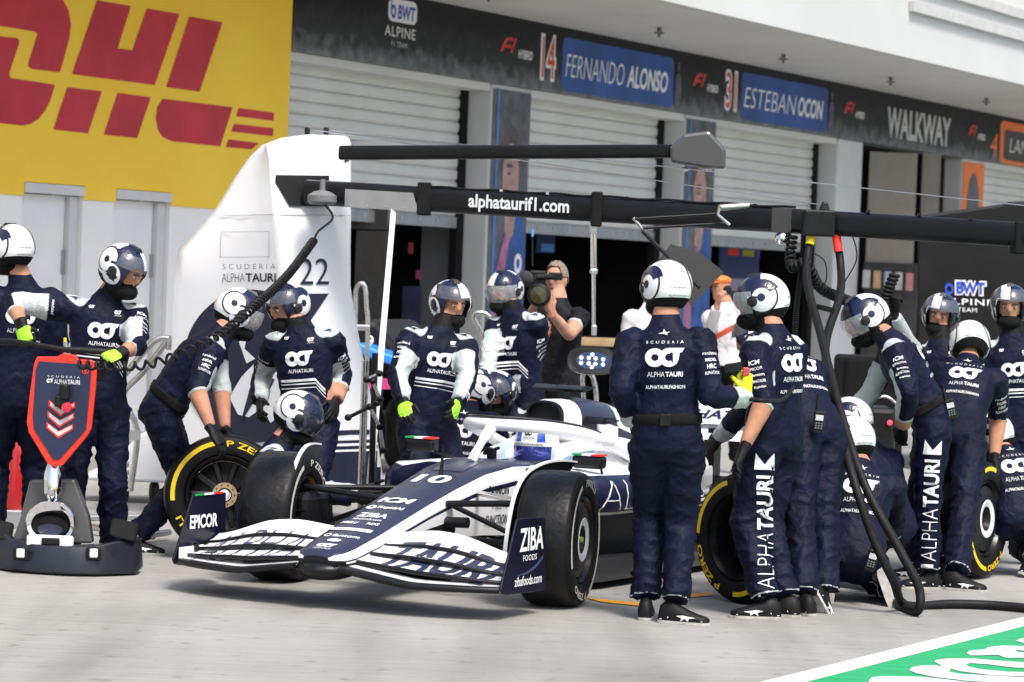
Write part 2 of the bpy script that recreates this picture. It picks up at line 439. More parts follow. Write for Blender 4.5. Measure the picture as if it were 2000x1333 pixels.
# pillars with printed posters, shutters, dark rooms behind
slat_me = {}
def slat_mesh(L):
    k = round(L, 2)
    if k not in slat_me:
        prof = [(0, .002), (.022, .03), (.026, .075), (.022, .118), (0, .146), (-.012, .146), (-.012, .002)]
        mb = MB(); mb.loft([[Vector((x, o, z)) for o, z in prof] for x in (0, k)]); slat_me[k] = mb.mesh('slat', M_slat, 30)
    return slat_me[k]
rotB = Matrix((Bv, Nv, ZV)).transposed().to_4x4()
for i, (a, b) in enumerate(OPEN):
    c = OPEN[i + 1][0] if i + 1 < len(OPEN) else b + 1
    bpart('pillar', M_pillar, (b, c, -.45, 0, 0, ZF), bevel=.03)
    bpart('guide_rail', M_matte, (b - .17, b - .004, -.44, -.33, 0, ZF - .02)); bpart('guide_rail', M_matte, (a + .004, a + .08, -.44, -.33, 0, ZF - .02))
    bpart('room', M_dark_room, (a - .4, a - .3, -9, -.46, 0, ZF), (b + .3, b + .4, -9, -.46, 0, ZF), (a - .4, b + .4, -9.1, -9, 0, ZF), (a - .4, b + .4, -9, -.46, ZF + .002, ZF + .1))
    if i == 3:
        bpart('walkway_panel', M_brown_panel, (a + .3, a + 2.9, -2.6, -2.5, 0, ZF), (a + 3.0, b + .2, -2.6, -2.5, 0, ZF))
        continue
    zb = 2.50
    rail = bpart('roller_shutter', M_rail, (a + .08, b - .17, -.42, -.34, zb - .14, zb))
    bpart('header', M_soffit, (a + .02, b - .02, -.42, -.02, ZF - .10, ZF - .004), parent=rail)
    n = int((ZF - .12 - zb) / .149) + 1
    for q in range(n):
        M = Matrix.Translation(BW(a + .08, -.38, zb + .002 + q * .149)) @ rotB
        link('slat', slat_mesh(b - a - .25), rail, ORG[rail].inverted() @ M)
    for q in range(9):
        bpart('rail_stud', M_alu if q != 5 else mat('blue_sticker', (.03, .25, .6), .5), (a + .5 + q * .42, a + .54 + q * .42, -.336, -.330, zb - .08, zb - .04), parent=rail)
# front of the first garage's right wall, daylight on it put into paler grey
def side_o(px, py, s_):
    v = Vector(ray(px, py)); t = s_ / v.dot(Bv); return (Vector(CPOS) + v * t).dot(Nv) - PERP
bpart('daylit_wall', mat('daylit_grey', (.30, .31, .33), .6, var=.08), (31.30, 31.396, side_o(822, 500, 31.3), side_o(876, 500, 31.3), 0, ZF))
# soffit sprinklers
for s in (28.6, 33.0, 36.9, 40.9, 45.1, 49.6):
    p = BW(s, 1.35, ZT); k = MB(); k.tube([p, p - ZV * .05], .03, 8); k.box(p - ZV * .07, (.12, .12, .018)); k.box(p - ZV * .1, (.035, .035, .05))
    k.build('sprinkler', M_grey_panel, canopy)

# ---- print on the fascia
def wall_rect(x0, y0, x1, y1, o):       # photograph corners -> s0,z0,s1,z1 on the wall plane
    s0, _ = FW(x0, (y0 + y1) / 2, o); s1, _ = FW(x1, (y0 + y1) / 2, o)
    _, zt = FW((x0 + x1) / 2, y0, o); _, zb_ = FW((x0 + x1) / 2, y1, o)
    return s0, zb_, s1, zt
def wall_print(name, t2, r, m, parent=fascia, o=.034, slant=0.0):
    s0, z0, s1, z1 = r
    return decal(name, t2, BW(s0, o, z0), Bv * (s1 - s0), ZV * (z1 - z0) + Bv * slant, m, parent, N=Nv)
SQ = shape_polys([[(0, 0), (1, 0), (1, 1), (0, 1)]])
def rrect(r=.1, ar=2.0):
    rx = r / ar
    pts = []
    for cx, cy, a0 in ((1 - rx, 1 - r, 0), (rx, 1 - r, 90), (rx, r, 180), (1 - rx, r, 270)):
        for i in range(7):
            a = R(a0 + i * 15); pts.append((cx + rx * math.cos(a), cy + r * math.sin(a)))
    return shape_polys([pts])
M_bluepanel = mat('blue_panel', (0.012, 0.075, 0.33), 0.5, var=0.35, vscale=1.3, bump=.15, bscale=14)
M_redprint = mat('red_print', (0.62, 0.03, 0.02), 0.5, var=0.1)
M_blueprint = mat('blue_print', (0.02, 0.06, 0.45), 0.5, var=0.1)
M_grayprint = mat('grey_print', (0.55, 0.55, 0.58), 0.6, var=.1)
LZ = lambda zc, h: (zc - h / 2, zc + h / 2)
# team sign over the first garage
s0, s1 = FW(757, 30)[0], FW(806, 40)[0]
wall_print('sign_halo', rrect(.3, 2), (s0 - .04, 4.72, s1 + .04, 4.99), M_print_white)
wall_print('sign_letters', text2d('BWT', .03, .1), (s0 + .17, 4.755, s1, 4.925), M_blueprint, o=.037)
wall_print('sign_mark', shape_polys(ring(.5, .4, .4, .2) + [[(.1, .4), (.3, .4), (.2, 1.1), (.05, 1.1)]]), (s0, 4.755, s0 + .14, 4.96), M_blueprint, o=.037)
wall_print('sign_letters', text2d('ALPINE', .0, 0, 1.1), (s0 - .10, 4.545, s1 + .02, 4.665), M_print_white)
wall_print('sign_letters', text2d('F1 TEAM', 0, 0, 1.1), (s0 + .06, 4.43, s1 - .16, 4.49), M_grayprint)
def f1(s, w=.42):
    p = [[(0, 0), (.25, .62), (.42, .9), (.62, 1), (1, 1), (.93, .78), (.62, .78), (.5, .68), (.42, .5), (.86, .5), (.78, .3), (.34, .3), (.24, 0)], [(.78, 0), (.92, 0), (1.28, 1), (1.1, 1)]]
    v, f, _ = shape_polys(p)
    wall_print('series_mark', (v, f, 1), (s, 4.60, s + w * .8, 4.79), M_redprint)
    wall_print('series_letters', text2d('HYBRID', .02, .2), (s + w + .05, 4.55, s + w + .42, 4.66), M_print_white)
for xx, yy in ((972, 100), (1349, 165), (1645, 220), (1888, 265)): f1(FW(xx, yy)[0])
def driver_panel(x0, x1, y, first, last, num, xn, rot=False):
    s0, s1 = FW(x0, y)[0], FW(x1, y)[0]
    wall_print('name_panel', rrect(.14, (s1 - s0) / .74), (s0, 4.235, s1, 4.93), M_bluepanel)
    m_ = s0 + (s1 - s0) * (.54 if len(first) > 7 else .62)
    wall_print('name_letters', text2d(first, -.012, .22), (s0 + .10, 4.42, m_, 4.72), M_print_white, o=.037)
    wall_print('name_letters', text2d(last, .025, .22), (m_ + .08, 4.42, s1 - .18, 4.72), M_print_white, o=.037)
    sn = FW(xn, y)[0]
    wall_print('number_back', text2d(num, .06), (sn - .02, 4.32, sn + .40, 4.93), M_print_white)
    wall_print('number_face', text2d(num, 0), (sn + .02, 4.36, sn + .36, 4.89), M_redprint, o=.037)
    # small standing figure at the panel's end
    wall_print('figure_print', shape_polys([arc(.5, .88, .11, 0, 340, 12, 1.0), [(.2, .0), (.8, .0), (.78, .62), (.62, .75), (.38, .75), (.2, .6)]]), (s1 - .02, 4.24, s1 + .32, 4.9), mat('figure_print', (.10, .09, .16), .6, var=.4, vscale=6), o=.039)
driver_panel(1093, 1312, 135, 'FERNANDO', 'ALONSO', '14', 1052)
driver_panel(1443, 1613, 205, 'ESTEBAN', 'OCON', '31', 1412)
s0, s1 = FW(1729, 245)[0], FW(1853, 260)[0]
wall_print('name_letters', text2d('WALKWAY', .03), (s0, 4.33, s1, 4.83), M_grayprint)
s0 = FW(1950, 270)[0]
wall_print('name_panel', rrect(.14, 5), (s0, 4.2, s0 + 6.2, 4.97), M_orange)
wall_print('name_panel', rrect(.14, 5), (s0 + .2, 4.27, s0 + 6, 4.82), mat('panel_charcoal', (.05, .05, .055), .6, var=.2), o=.037)
wall_print('name_letters', text2d('LANDO', -.01, .2), (s0 + .5, 4.42, s0 + 2.3, 4.68), M_print_white, o=.040)
wall_print('number_face', text2d('4', 0, .2), (s0 - .5, 4.3, s0 - .12, 4.72), M_orange)
# ---- posters on the pillar faces: portrait over team colours
M_post = mat('poster_grey', (0.115, 0.125, 0.15), 0.65, var=0.45, vscale=5, bump=.2, bscale=16)
M_postblue = mat('poster_blue', (0.02, 0.09, 0.34), 0.6, var=0.5, vscale=3.5, bump=.2, bscale=16)
M_postskin = mat('poster_skin', (0.42, 0.27, 0.25), 0.65, var=0.3, vscale=7, bump=.2, bscale=16)
M_posthair = mat('poster_hair', (0.10, 0.09, 0.09), 0.65, var=0.4, vscale=9)
M_postpink = mat('poster_pink', (0.45, 0.16, 0.28), 0.65, var=0.5, vscale=5)
M_postsky = mat('poster_line', (0.07, 0.22, 0.62), 0.6, var=.1)
for i, (a, c) in enumerate(((31.13, 32.09), (36.65, 37.61), (47.74, 48.78))):
    po = bpart('poster', M_post if i < 2 else M_orange, (a, c, .002, .012, .6, 4.13))
    W_ = c - a
    def pp(name, poly, m, o): 
        decal(name, shape_polys([poly]), BW(a, o, 0), Bv * W_, ZV, m, po, N=Nv)
    if i < 2:
        pp('hair_print', arc(.52, 3.25, .30, 0, 350, 20, 1.5), M_posthair, .0145)
        pp('face_print', arc(.52, 3.05, .22, 0, 350, 20, 1.9), M_postskin, .0165)
        pp('neck_print', [(.40, 2.75), (.66, 2.75), (.74, 2.35), (.40, 2.2)], M_postskin, .0155)
        pp('brow_print', arc(.48, 3.18, .10, 0, 350, 12, .28), M_posthair, .0185)
        pp('eye_print', arc(.47, 3.08, .05, 0, 350, 12, .4), M_posthair, .0188)
        pp('suit_print', [(.12, .62), (.98, .62), (.98, 2.25), (.86, 2.55), (.70, 2.60), (.62, 2.2), (.42, 2.35), (.2, 1.9)], M_postblue, .0170)
        pp('suit_print', [(.10, .62), (.42, .62), (.36, 1.5), (.56, 2.3), (.44, 2.34), (.12, 1.6)], M_postpink, .0180)
        pp('suit_print', arc(.80, 1.95, .10, 0, 350, 16, 1.3), M_print_white, .0185)
        pp('suit_print', arc(.80, 1.95, .05, 0, 350, 16, 1.3), M_postblue, .0190)
        pp('edge_line', [(.10, .62), (.15, .62), (.15, 4.12), (.10, 4.12)], M_postsky, .0195)
    else:
        pp('hair_print', arc(.5, 3.3, .30, 0, 350, 20, 2.2), M_post, .0145)
        pp('face_print', arc(.5, 2.9, .2, 0, 350, 20, 2.0), M_postskin, .0155)
        pp('suit_print', [(.2, .62), (.8, .62), (.8, 2.4), (.5, 2.6), (.2, 2.4)], M_postblue, .0165)

# ---- yellow banner with red letters
M_banner = mat('banner_yellow', (0.95, 0.66, 0.045), 0.55, var=0.18, vscale=.9, bump=.6, bscale=5, col2=(.93, .57, .025))
M_bred = mat('banner_red', (0.55, 0.022, 0.045), 0.55, var=0.2, vscale=1.8, bump=.6, bscale=5)
ban = empty('wall_banner', BW(24, 0, 2.4), 'yellow banner with giant red italic letters covering the left wall', 'banner')
k = MB()
for q in ((8, 22.02, .006, .02, 2.375, ZT - .01), (22.02, 22.965, .006, .02, 2.51, ZT - .01), (22.965, 23.485, .006, .02, 2.375, ZT - .01), (23.485, 24.435, .006, .02, 2.51, ZT - .01), (24.435, 26.565, .006, .02, 2.375, ZT - .01)): bbox(k, *q)
k.build('banner_sheet', M_banner, ban)
K = 2000 / 700
dhl = [[(540, 3), (730, 35), (655, 270), (737, 282), (818, 48), (1000, 80), (862, 476), (400, 415)],
       [(1055, 93), (1240, 126), (1112, 513), (926, 487)],
       [(374, 488), (568, 510), (490, 746), (295, 724)], [(655, 520), (840, 544), (764, 772), (578, 752)],
       [(905, 552), (1297, 600), (1228, 818), (960, 790), (905, 765), (880, 725), (868, 660), (876, 600)],
       [(1330, 604), (1528, 630), (1526, 676), (1317, 650)], [(1304, 692), (1525, 717), (1523, 762), (1288, 735)], [(1274, 779), (1445, 800), (1400, 835), (1258, 822)],
       [(-40, -80), (250, -80), (340, -20), (382, 60), (395, 140), (385, 220), (333, 405), (175, 386), (155, 372), (158, 350), (208, 190), (195, 178), (-40, 140)],
       [(-40, 200), (95, 214), (107, 226), (104, 250), (50, 410), (58, 436), (305, 474), (280, 560), (250, 620), (210, 668), (170, 692), (125, 702), (-40, 684)]]
for p in dhl:
    q = [FW(x / K, y / K, .02) for x, y in p]
    decal('banner_letter', shape_polys([q]), BW(0, .024, 0), Bv, ZV, M_bred, ban, N=Nv)
# ================================================================ wheels and tyres
M_tyre = mat('tyre_rubber', (0.006, 0.006, 0.0065), 0.60, spec=.2, var=0.5, vscale=7, bump=.12, bscale=60, rvar=.14)
M_tread = mat('tyre_tread_worn', (0.008, 0.008, 0.0095), 0.36, spec=.27, var=0.6, vscale=5, bump=.2, bscale=28, rvar=.16)
M_rim = mat('rim_black', (0.014, 0.014, 0.016), 0.3, 0.3, rvar=.08)
M_gold = mat('hub_gold', (0.55, 0.41, 0.22), 0.4, 0.7, var=.15, vscale=30)
M_hard = mat('tyre_white_print', (0.62, 0.61, 0.55), 0.6, var=.15, vscale=20)
def arc_text(s, r0, r1, mid, span, bold=.02):
    v, f, _ = text2d(s, bold)
    q = [((r0 + (r1 - r0) * y) * math.cos(R(mid + span * (.5 - x))), (r0 + (r1 - r0) * y) * math.sin(R(mid + span * (.5 - x)))) for x, y in v]
    return np.array(q), f, 1.0
def wheel_parts(root, M, W, style, band, face='cover', arcs=(), inner_gold=False):
    """wheel under an object; axis = local +Z of M (the visible side), M maps wheel space to world"""
    inv = ORG[root].inverted()
    RO = .36
    def T(v): return M @ Vector(v)
    h = W / 2
    prof = [(.235, h - .03), (.245, h - .006), (.265, h), (.325, h - .001), (.341, h - .010), (.353, h - .030), (RO, h - .06), (RO + .001, 0), (RO, -h + .06), (.353, -h + .03), (.341, -h + .010), (.325, -h + .001), (.265, -h), (.245, -h + .006), (.235, -h + .03), (.228, 0)]
    k = MB(); k.lathe(prof + [prof[0]], 64); k.v = [tuple(T(v)) for v in k.v]
    ty = k.build('tyre', M_tyre, root, 40)
    k = MB(); k.lathe([(.353, h - .028), (RO + .0015, h - .058), (RO + .003, 0), (RO + .0015, -h + .058), (.353, -h + .028)], 64); k.v = [tuple(T(v)) for v in k.v]
    k.build('tread', M_tread, ty, 60)
    def prt(t2, m, z=.0022, name='sidewall_print'):
        v, f, _ = t2; q = MB(); q.add([T((a, b, h + z)) for a, b in v], f); return q.build(name, m, ty, recalc=False)
    for a0, a1 in arcs: prt(shape_polys(ring(0, 0, .322, .296, a0, a1, 26)), band)
    for s, mid, span in (style or ()): prt(arc_text(s, .285, .322, mid, span), band)
    # rim
    k = MB()
    k.lathe([(.236, h - .02), (.228, h - .012), (.218, h - .03), (.205, h - .06), (.205, -h + .05), (.22, -h + .03), (.236, -h + .02), (.236, h - .02)], 48)
    k.v = [tuple(T(v)) for v in k.v]
    rim = k.build('rim', M_rim, root, 40)
    if face == 'cover':
        k = MB(); k.lathe([(.203, h - .045), (.2, h - .03), (.15, h - .012), (.075, h - .02), (.06, h - .055), (.001, h - .055)], 40); k.v = [tuple(T(v)) for v in k.v]
        k.build('wheel_cover', mat('cover_satin', (0.013, 0.013, 0.015), .38, var=.2), rim, 40)
        k = MB(); k.lathe([(.118, h - .0115), (.112, h - .008), (.082, h - .014), (.076, h - .018)], 40); k.v = [tuple(T(v)) for v in k.v]
        k.build('cover_ring', M_white, rim, 40)
        for j in range(9):
            a = 2 * math.pi * j / 9; c = (.178 * math.cos(a), .178 * math.sin(a))
            k = MB(); k.lathe([(.009, h - .0185), (.001, h - .0185)], 10, (0, 0, 0)); k.v = [tuple(T((v[0] + c[0], v[1] + c[1], v[2]))) for v in k.v]
            k.build('cover_bolt', M_matte, rim)
    else:                       # open inner side: drum, spokes, hub
        k = MB(); k.lathe([(.204, -.02), (.12, -.05), (.055, -.03), (.03, -.03)], 40); k.v = [tuple(T(v)) for v in k.v]
        k.build('wheel_disc', M_rim, rim, 40)
        for j in range(10):
            a = 2 * math.pi * j / 10; rt = Matrix.Rotation(a, 3, 'Z'); k = MB()
            k.box((.135, 0, -.005), (.13, .036, .05)); k.v = [tuple(T(rt @ Vector(v))) for v in k.v]
            k.build('spoke', M_rim, rim, bevel=.006)
        if inner_gold:
            k = MB(); k.lathe([(.075, .0), (.075, .05), (.042, .05), (.038, .0)], 32); k.v = [tuple(T(v)) for v in k.v]
            hb = k.build('hub', M_gold, rim, 30)
            k = MB(); k.lathe([(.043, .052), (.036, .058), (.034, .0), (.001, .0)], 32); k.v = [tuple(T(v)) for v in k.v]
            k.build('hub_bore', M_chrome, rim, 40)
            for j in range(10):
                a = 2 * math.pi * j / 10; k = MB(); k.lathe([(.005, .0525), (.001, .0525)], 8); k.v = [tuple(T((v[0] + .06 * math.cos(a), v[1] + .06 * math.sin(a), v[2]))) for v in k.v]
                k.build('hub_bolt', M_black, rim)
    return ty

# ================================================================ race car
CA = R(26)
cfwd = Vector((-math.sin(CA), -math.cos(CA), 0)); cleft = Vector((math.cos(CA), -math.sin(CA), 0))
CM = Matrix.Translation((-.48, 15.655, 0)) @ Matrix((-cleft, cfwd, ZV)).transposed().to_4x4()
car = empty('race_car', label='white and navy open wheel race car with number 10 nose', cat='race car', mtx=CM)
def L(xl, y, z): return Vector((-xl, y, z))
def cpart(mb, name, m, parent=car, smooth=None, bevel=0): return mb.build(name, m, parent, smooth, local=True, bevel=bevel)
def cw(xl, y, z): return CM @ L(xl, y, z)
M_cnavy = mat('car_navy', (0.040, 0.045, 0.085), 0.36, 0.45, coat=.15, var=.1, vscale=3, rvar=.06)
M_cnavy2 = mat('car_navy_deep', (0.008, 0.011, 0.042), 0.33, 0.1, coat=.15)
M_cwhite = mat('car_white', (0.79, 0.80, 0.82), 0.33, coat=.35, var=.05, vscale=4)
M_cblack = mat('car_black', (0.007, 0.007, 0.0085), 0.36, spec=.32, var=.3, vscale=6)
def bvh_of(o, mtx=None):
    M = mtx or ORG[o]; me = o.data
    return BVHTree.FromPolygons([M @ v.co for v in me.vertices], [tuple(p.vertices) for p in me.polygons])
# chassis: flat topped section; columns of the section carry the colours
st = [(1.10, .075, .278, .235), (1.085, .112, .297, .21), (1.03, .140, .314, .185), (.95, .154, .335, .18), (.7, .168, .398, .205), (.45, .172, .462, .235), (.2, .178, .525, .262), (-.1, .192, .598, .272),
      (-.4, .215, .665, .262), (-.7, .245, .700, .24), (-.95, .28, .695, .21), (-1.08, .30, .655, .20), (-1.3, .33, .635, .18), (-1.75, .36, .635, .16), (-2.2, .36, .66, .14)]
k = MB(); rings = []
for y, w, zt, zb in st:
    h = zt - zb; e = min(.06, h * .35)
    half = [(0, zt), (w * .55, zt - .002), (w * .80, zt - .008), (w * .94, zt - e * .45), (w * 1.0, zt - e), (w * 1.01, zt - e - h * .10), (w * 1.01, zt - e - h * .16), (w * 1.0, zb + h * .42), (w * .93, zb + h * .1), (w * .7, zb), (0, zb)]
    rings.append([L(x, y, z) for x, z in half] + [L(-x, y, z) for x, z in half[-2:0:-1]])
k.loft(rings)
nn = len(rings[0]); colr = {0: 0, 1: 0, 2: 0, 3: 1, 4: 1, 5: 2, 6: 1, 7: 3, 8: 3, 9: 3}
for i in range(len(st) - 1):
    for j in range(nn):
        q = j if j < 10 else nn - 1 - j
        c = colr[q]
        if q == 7 and i > 6: c = 1
        if i < 2 and q > 5: c = 3
        k.mi[i * nn + j] = c
for j in (-1, -2): k.mi[j] = 3
chassis = cpart(k, 'chassis', [M_cnavy, M_cwhite, M_cnavy2, M_cblack], smooth=40)
CB = bvh_of(chassis)
def top_print(items, y, m, name='nose_print', lift=.003, xl=0.0):
    """print on the nose top, read from in front: x runs to the car's left"""
    wrap_decal(name, items, CB, cw(xl, y, .6), cleft, -cfwd, ZV, m, chassis, lift=lift, cut=.05)
def word(s, w, h, bold=.01, shear=0.0, x=0.0, y=0.0): return (text2d(s, bold, shear), x - w / 2, y - h / 2, x + w / 2, y + h / 2)
top_print([word('10', .21, .15, .03, 0)], -.17, M_print_white)
top_print([word('ICM', .20, .085, .035, .1)], .24, M_print_white)
top_print([word('RapidAI', .15, .05, .02, 0, .03)] + [(shape_polys(ring(.5, .5, .5, .22)), -.115, -.03, -.055, .03)], .37, M_print_white)
top_print([word('ZIBA', .18, .065, .03), word('zibafoods.com', .17, .028, .01, 0, 0, -.065)], .50, M_print_white)
top_print([word('PIRELLI', .10, .032, .02, .2, -.07), word('RDS', .07, .032, .02, 0, .07)], .63, M_print_white)
top_print([(SQ, -.12, -.02, .12, .02)], .735, M_print_white)
top_print([word('buzz ventures', .2, .024, .0)], .735, M_cnavy2, lift=.005)
top_print([word('fantom', .16, .04, .015, 0, .03)] + [(shape_polys(ring(.5, .5, .5, .28)), -.1, -.025, -.06, .025)], .84, M_print_white)
top_print([(shape_polys([arc(.5, .5, .5, 0, 350, 24)]), -.04, -.022, .04, .022)], .915, M_print_white)
top_print([(LOGO, -.055, -.022, .055, .028), word('ALPHATAURI', .1, .016, .0, 0, 0, -.04)], 1.0, M_print_white)
top_print([(shape_polys([[(0, 0), (1, 0), (.8, 1), (.2, 1)]]), -.10, -.16, .10, .16)], -.5, mat('hatch_line', (.05, .055, .085), .35, .2, coat=.3), 'access_hatch')
SB = lambda items, y, z, m: wrap_decal('side_print', items, CB, cw(.3, y, z), -cfwd, ZV, cleft, m, chassis, lift=.007, cut=.06)
for w_ in (word('FASHION', .21, .055, .02, 0, 0, .08), word('MEETS', .15, .05, -.01, 0, .02, 0), word('FUNCTION', .23, .055, .02, 0, .0, -.085)): SB([w_], -.52, .47, M_print_black)
# rounded black nose bulge under the tip
k = MB(); k.lathe([(.001, -.15), (.06, -.14), (.085, -.08), (.088, 0), (.08, .09), (.04, .16), (.001, .18)], 24); k.v = [tuple(L(v[0] * 1.75, .98 + v[2] * .9, .205 + v[1] * .70)) for v in k.v]
cpart(k, 'nose_tip', M_cblack, smooth=60)
# cockpit opening, padding
k = MB()
pts = [L(.20 * math.cos(a) if math.sin(a) > 0 else .24 * math.cos(a), -1.42 + .34 * math.sin(a), .662) for a in np.linspace(0, 2 * math.pi, 33)[:-1]]
k.add(pts, [tuple(range(32))]); cpart(k, 'cockpit_opening', M_matte)
M_teal = mat('head_rest', (0.30, 0.62, 0.62), .5, var=.5, vscale=9, col2=(.55, .42, .68))
for s in (1, -1):
    k = MB(); k.loft([[L(s * x, y, z) for x, z in ((.20, .62), (.33, .62), (.32, .64 + hh), (.22, .64 + hh))] for y, hh in ((-1.1, .0), (-1.25, .02), (-1.5, .09), (-1.85, .13))])
    cpart(k, 'cockpit_side', M_teal, smooth=50, bevel=.02)
# engine cover with intake
st = [(-1.60, .118, .100, .918), (-1.66, .132, .112, .915), (-1.8, .145, .15, .875), (-2.0, .155, .20, .83), (-2.3, .165, .235, .765), (-2.6, .165, .235, .70), (-3.0, .14, .22, .62), (-3.5, .10, .19, .53), (-4.1, .05, .14, .45)]
k = MB(); rings = []
for y, w, h, zc in st:
    rr = []
    for j in range(24):
        a = 2 * math.pi * j / 24; ca, sa = math.cos(a), math.sin(a); e = 2.6
        x = w * math.copysign(abs(ca) ** (2 / e), ca); z = h * math.copysign(abs(sa) ** (2 / e), sa)
        rr.append(L(x * (1.0 + .5 * max(0, -sa) * (y < -1.7)), y, zc + z))
    rings.append(rr)
k.loft(rings)
for i in range(len(st) - 1):
    for j in range(24):
        a = (j + .5) / 24 * 360
        up = 20 < a < 160
        k.mi[i * 24 + j] = (1 if (i in (0, 1, 4, 7)) else 0) if up else 1
        if not up and i in (2, 4, 5): k.mi[i * 24 + j] = 0
cover = cpart(k, 'engine_cover', [M_cnavy, M_cwhite], smooth=60)
k = MB(); k.loft([[L(x * f, y, .918 + z * f) for x, z in [(.118 * math.copysign(abs(math.cos(a)) ** .77, math.cos(a)), .1 * math.copysign(abs(math.sin(a)) ** .77, math.sin(a))) for a in np.linspace(0, 2 * math.pi, 25)[:-1]]] for f, y in ((1.02, -1.585), (1.03, -1.57), (.90, -1.565), (.88, -1.62))], cap=False)
cpart(k, 'intake_lip', M_cblack, smooth=60)
k = MB(); k.add([L(.108 * math.copysign(abs(math.cos(a)) ** .77, math.cos(a)), -1.595, .918 + .09 * math.copysign(abs(math.sin(a)) ** .77, math.sin(a))) for a in np.linspace(0, 2 * math.pi, 25)[:-1]], [tuple(range(24))]); cpart(k, 'intake', M_matte)
# broad white shoulder between cover and sidepods
k = MB(); rings = []
for y, wt, wb, zt in ((-1.5, .36, .42, .70), (-1.8, .30, .46, .80), (-2.1, .26, .52, .80), (-2.6, .22, .50, .74), (-3.2, .14, .36, .62), (-3.9, .06, .16, .5)):
    rings.append([L(x, y, z) for x, z in ((wb, .40), (wb, .56), (wt, zt), (-wt, zt), (-wb, .56), (-wb, .40))])
k.loft(rings); cpart(k, 'body_shoulder', M_cwhite, smooth=35, bevel=.03)
ebv = bvh_of(cover)
k = MB()
for s in (1, -1):
    k = MB(); k.loft([[L(s * x, y, .905 + z) for y, z in ((-1.80, -.02), (-1.86, .02), (-2.0, .012), (-2.0, -.014), (-1.86, -.024))] for x in (.14, .27)]); k.loft([[L(s * x, y, .905 + z) for y, z in ((-1.83, -.012), (-1.87, .012), (-1.95, 0))] for x in (.271, .33)])
    cpart(k, 'camera_pod', M_cblack, smooth=40)
k = MB(); k.loft([[L(x, y, 1.085 + z) for y, z in ((-1.80, 0), (-1.86, .022), (-2.02, .012), (-1.86, -.018))] for x in (-.20, .13)]); cpart(k, 'onboard_camera', M_cblack, smooth=40)
k = MB(); k.box(L(-.02, -1.88, 1.04), (.04, .09, .08)); k.tube([L(-.08, -1.9, 1.1), L(-.08, -1.9, 1.14)], .004, 6); k.tube([L(-.0, -1.9, 1.1), L(-.0, -1.9, 1.13)], .004, 6); cpart(k, 'camera_mount', M_cblack)
k = MB(); k.tube([L(0, -.26, .63), L(0, -.27, .69), L(0, -.27, .80)], [.014, .009, .006], 8); cpart(k, 'pitot_tube', M_cblack, smooth=60)
# halo
hp = [(-.40, -2.0, .69), (-.40, -1.75, .755), (-.365, -1.42, .835), (-.27, -1.12, .880), (-.14, -.95, .893), (0, -.90, .895)]
hp = bez([L(*p) for p in hp] + [L(-p[0], p[1], p[2]) for p in hp[-2::-1]], 5)
k = MB(); k.tube(hp, .037, 14); ha = cpart(k, 'halo', M_cwhite, smooth=60)
k = MB(); k.tube(bez([L(0, -.63, .69), L(0, -.74, .79), L(0, -.86, .87)], 6), [.028] * 4 + [.024] * 4 + [.034] * 5, 12); cpart(k, 'halo_pillar', M_cwhite, ha, smooth=60)
k = MB(); k.tube([p + Vector((0, .012, .044)) for p in hp[8:-8]], .008, 6); cpart(k, 'halo_fin', M_carbon, ha, smooth=60)
hw_ = bvh_of(ha)
wrap_decal('halo_print', [word('randstad', .2, .04, .0)], hw_, cw(.42, -1.55, .79), -cfwd, ZV, cleft, M_grayprint, ha, cut=.05)
# sidepods
for s in (1, -1):
    k = MB(); rings = []
    for y, xo, zt, zl in ((-.80, .60, .635, .46), (-.86, .68, .645, .42), (-1.0, .735, .645, .405), (-1.4, .755, .635, .40), (-2.0, .74, .60, .37), (-2.6, .64, .52, .28), (-3.2, .46, .40, .20)):
        rings.append([L(s * x, y, z) for x, z in ((.30, zl), (xo * .72, zl - .02), (xo - .05, zl), (xo - .01, zl + .05), (xo, (zt + zl) / 2), (xo - .015, zt - .05), (xo - .07, zt - .005), (.36, zt + .03), (.26, zt + .03))])
    k.loft(rings)
    for i in range(6):
        for j in range(9): k.mi[i * 9 + j] = 1 if j in (6, 7) else (2 if j in (0, 1, 8) else 0)
    sp = cpart(k, 'sidepod', [M_cnavy2, M_cwhite, M_cblack], smooth=45)
    if s > 0:
        sb = bvh_of(sp)
        wrap_decal('sidepod_print', [word('ALPHATAURI', 2.0, .17, -.03)], sb, cw(.9, -1.9, .525), -cfwd, ZV, cleft, M_print_white, sp, cut=.06)
        wrap_decal('sidepod_reflection', [(SQ, -1.2, -.008, 1.2, .008), (SQ, -1.2, -.035, 1.2, -.028)], sb, cw(.9, -1.9, .425), -cfwd, ZV, cleft, M_hard, sp, cut=.06)  # reflection low on the pod flank, painted on as thin pale lines
    k = MB(); k.loft([[L(s * x, y, z) for x, z in ((.30, .14), (.42 if y > -1 else .56, .16), (.50 if y > -1 else .62, .42), (.30, .42))] for y in (-.75, -1.2, -2.2, -3.0)]); cpart(k, 'undercut', M_cblack, smooth=45)
    k = MB(); k.loft([[L(s * x, y, z) for x, z in ((.16, .045), (xo, .045), (xo + .012, .10), (xo + .005, zo), (xo - .03, zo + .006), (.3, .15))] for y, xo, zo in ((-.52, .42, .16), (-.62, .60, .185), (-.9, .72, .175), (-1.6, .755, .15), (-2.6, .77, .12), (-3.3, .66, .10))])
    cpart(k, 'floor', carbon('floor_carbon', (.02, .02, .022), .34, 90), smooth=35)
    # inboard boards behind the front suspension
    for q, (x0, y0) in enumerate(((.26, -.42), (.36, -.5))):
        k = MB(); k.loft([[L(s * (x0 + t), y0 - dy, z) for t, z in ((0, .06), (.012, .06), (.02, .3), (.008, .3))] for dy in (0, .25, .5)]); cpart(k, 'floor_fence', M_cblack)
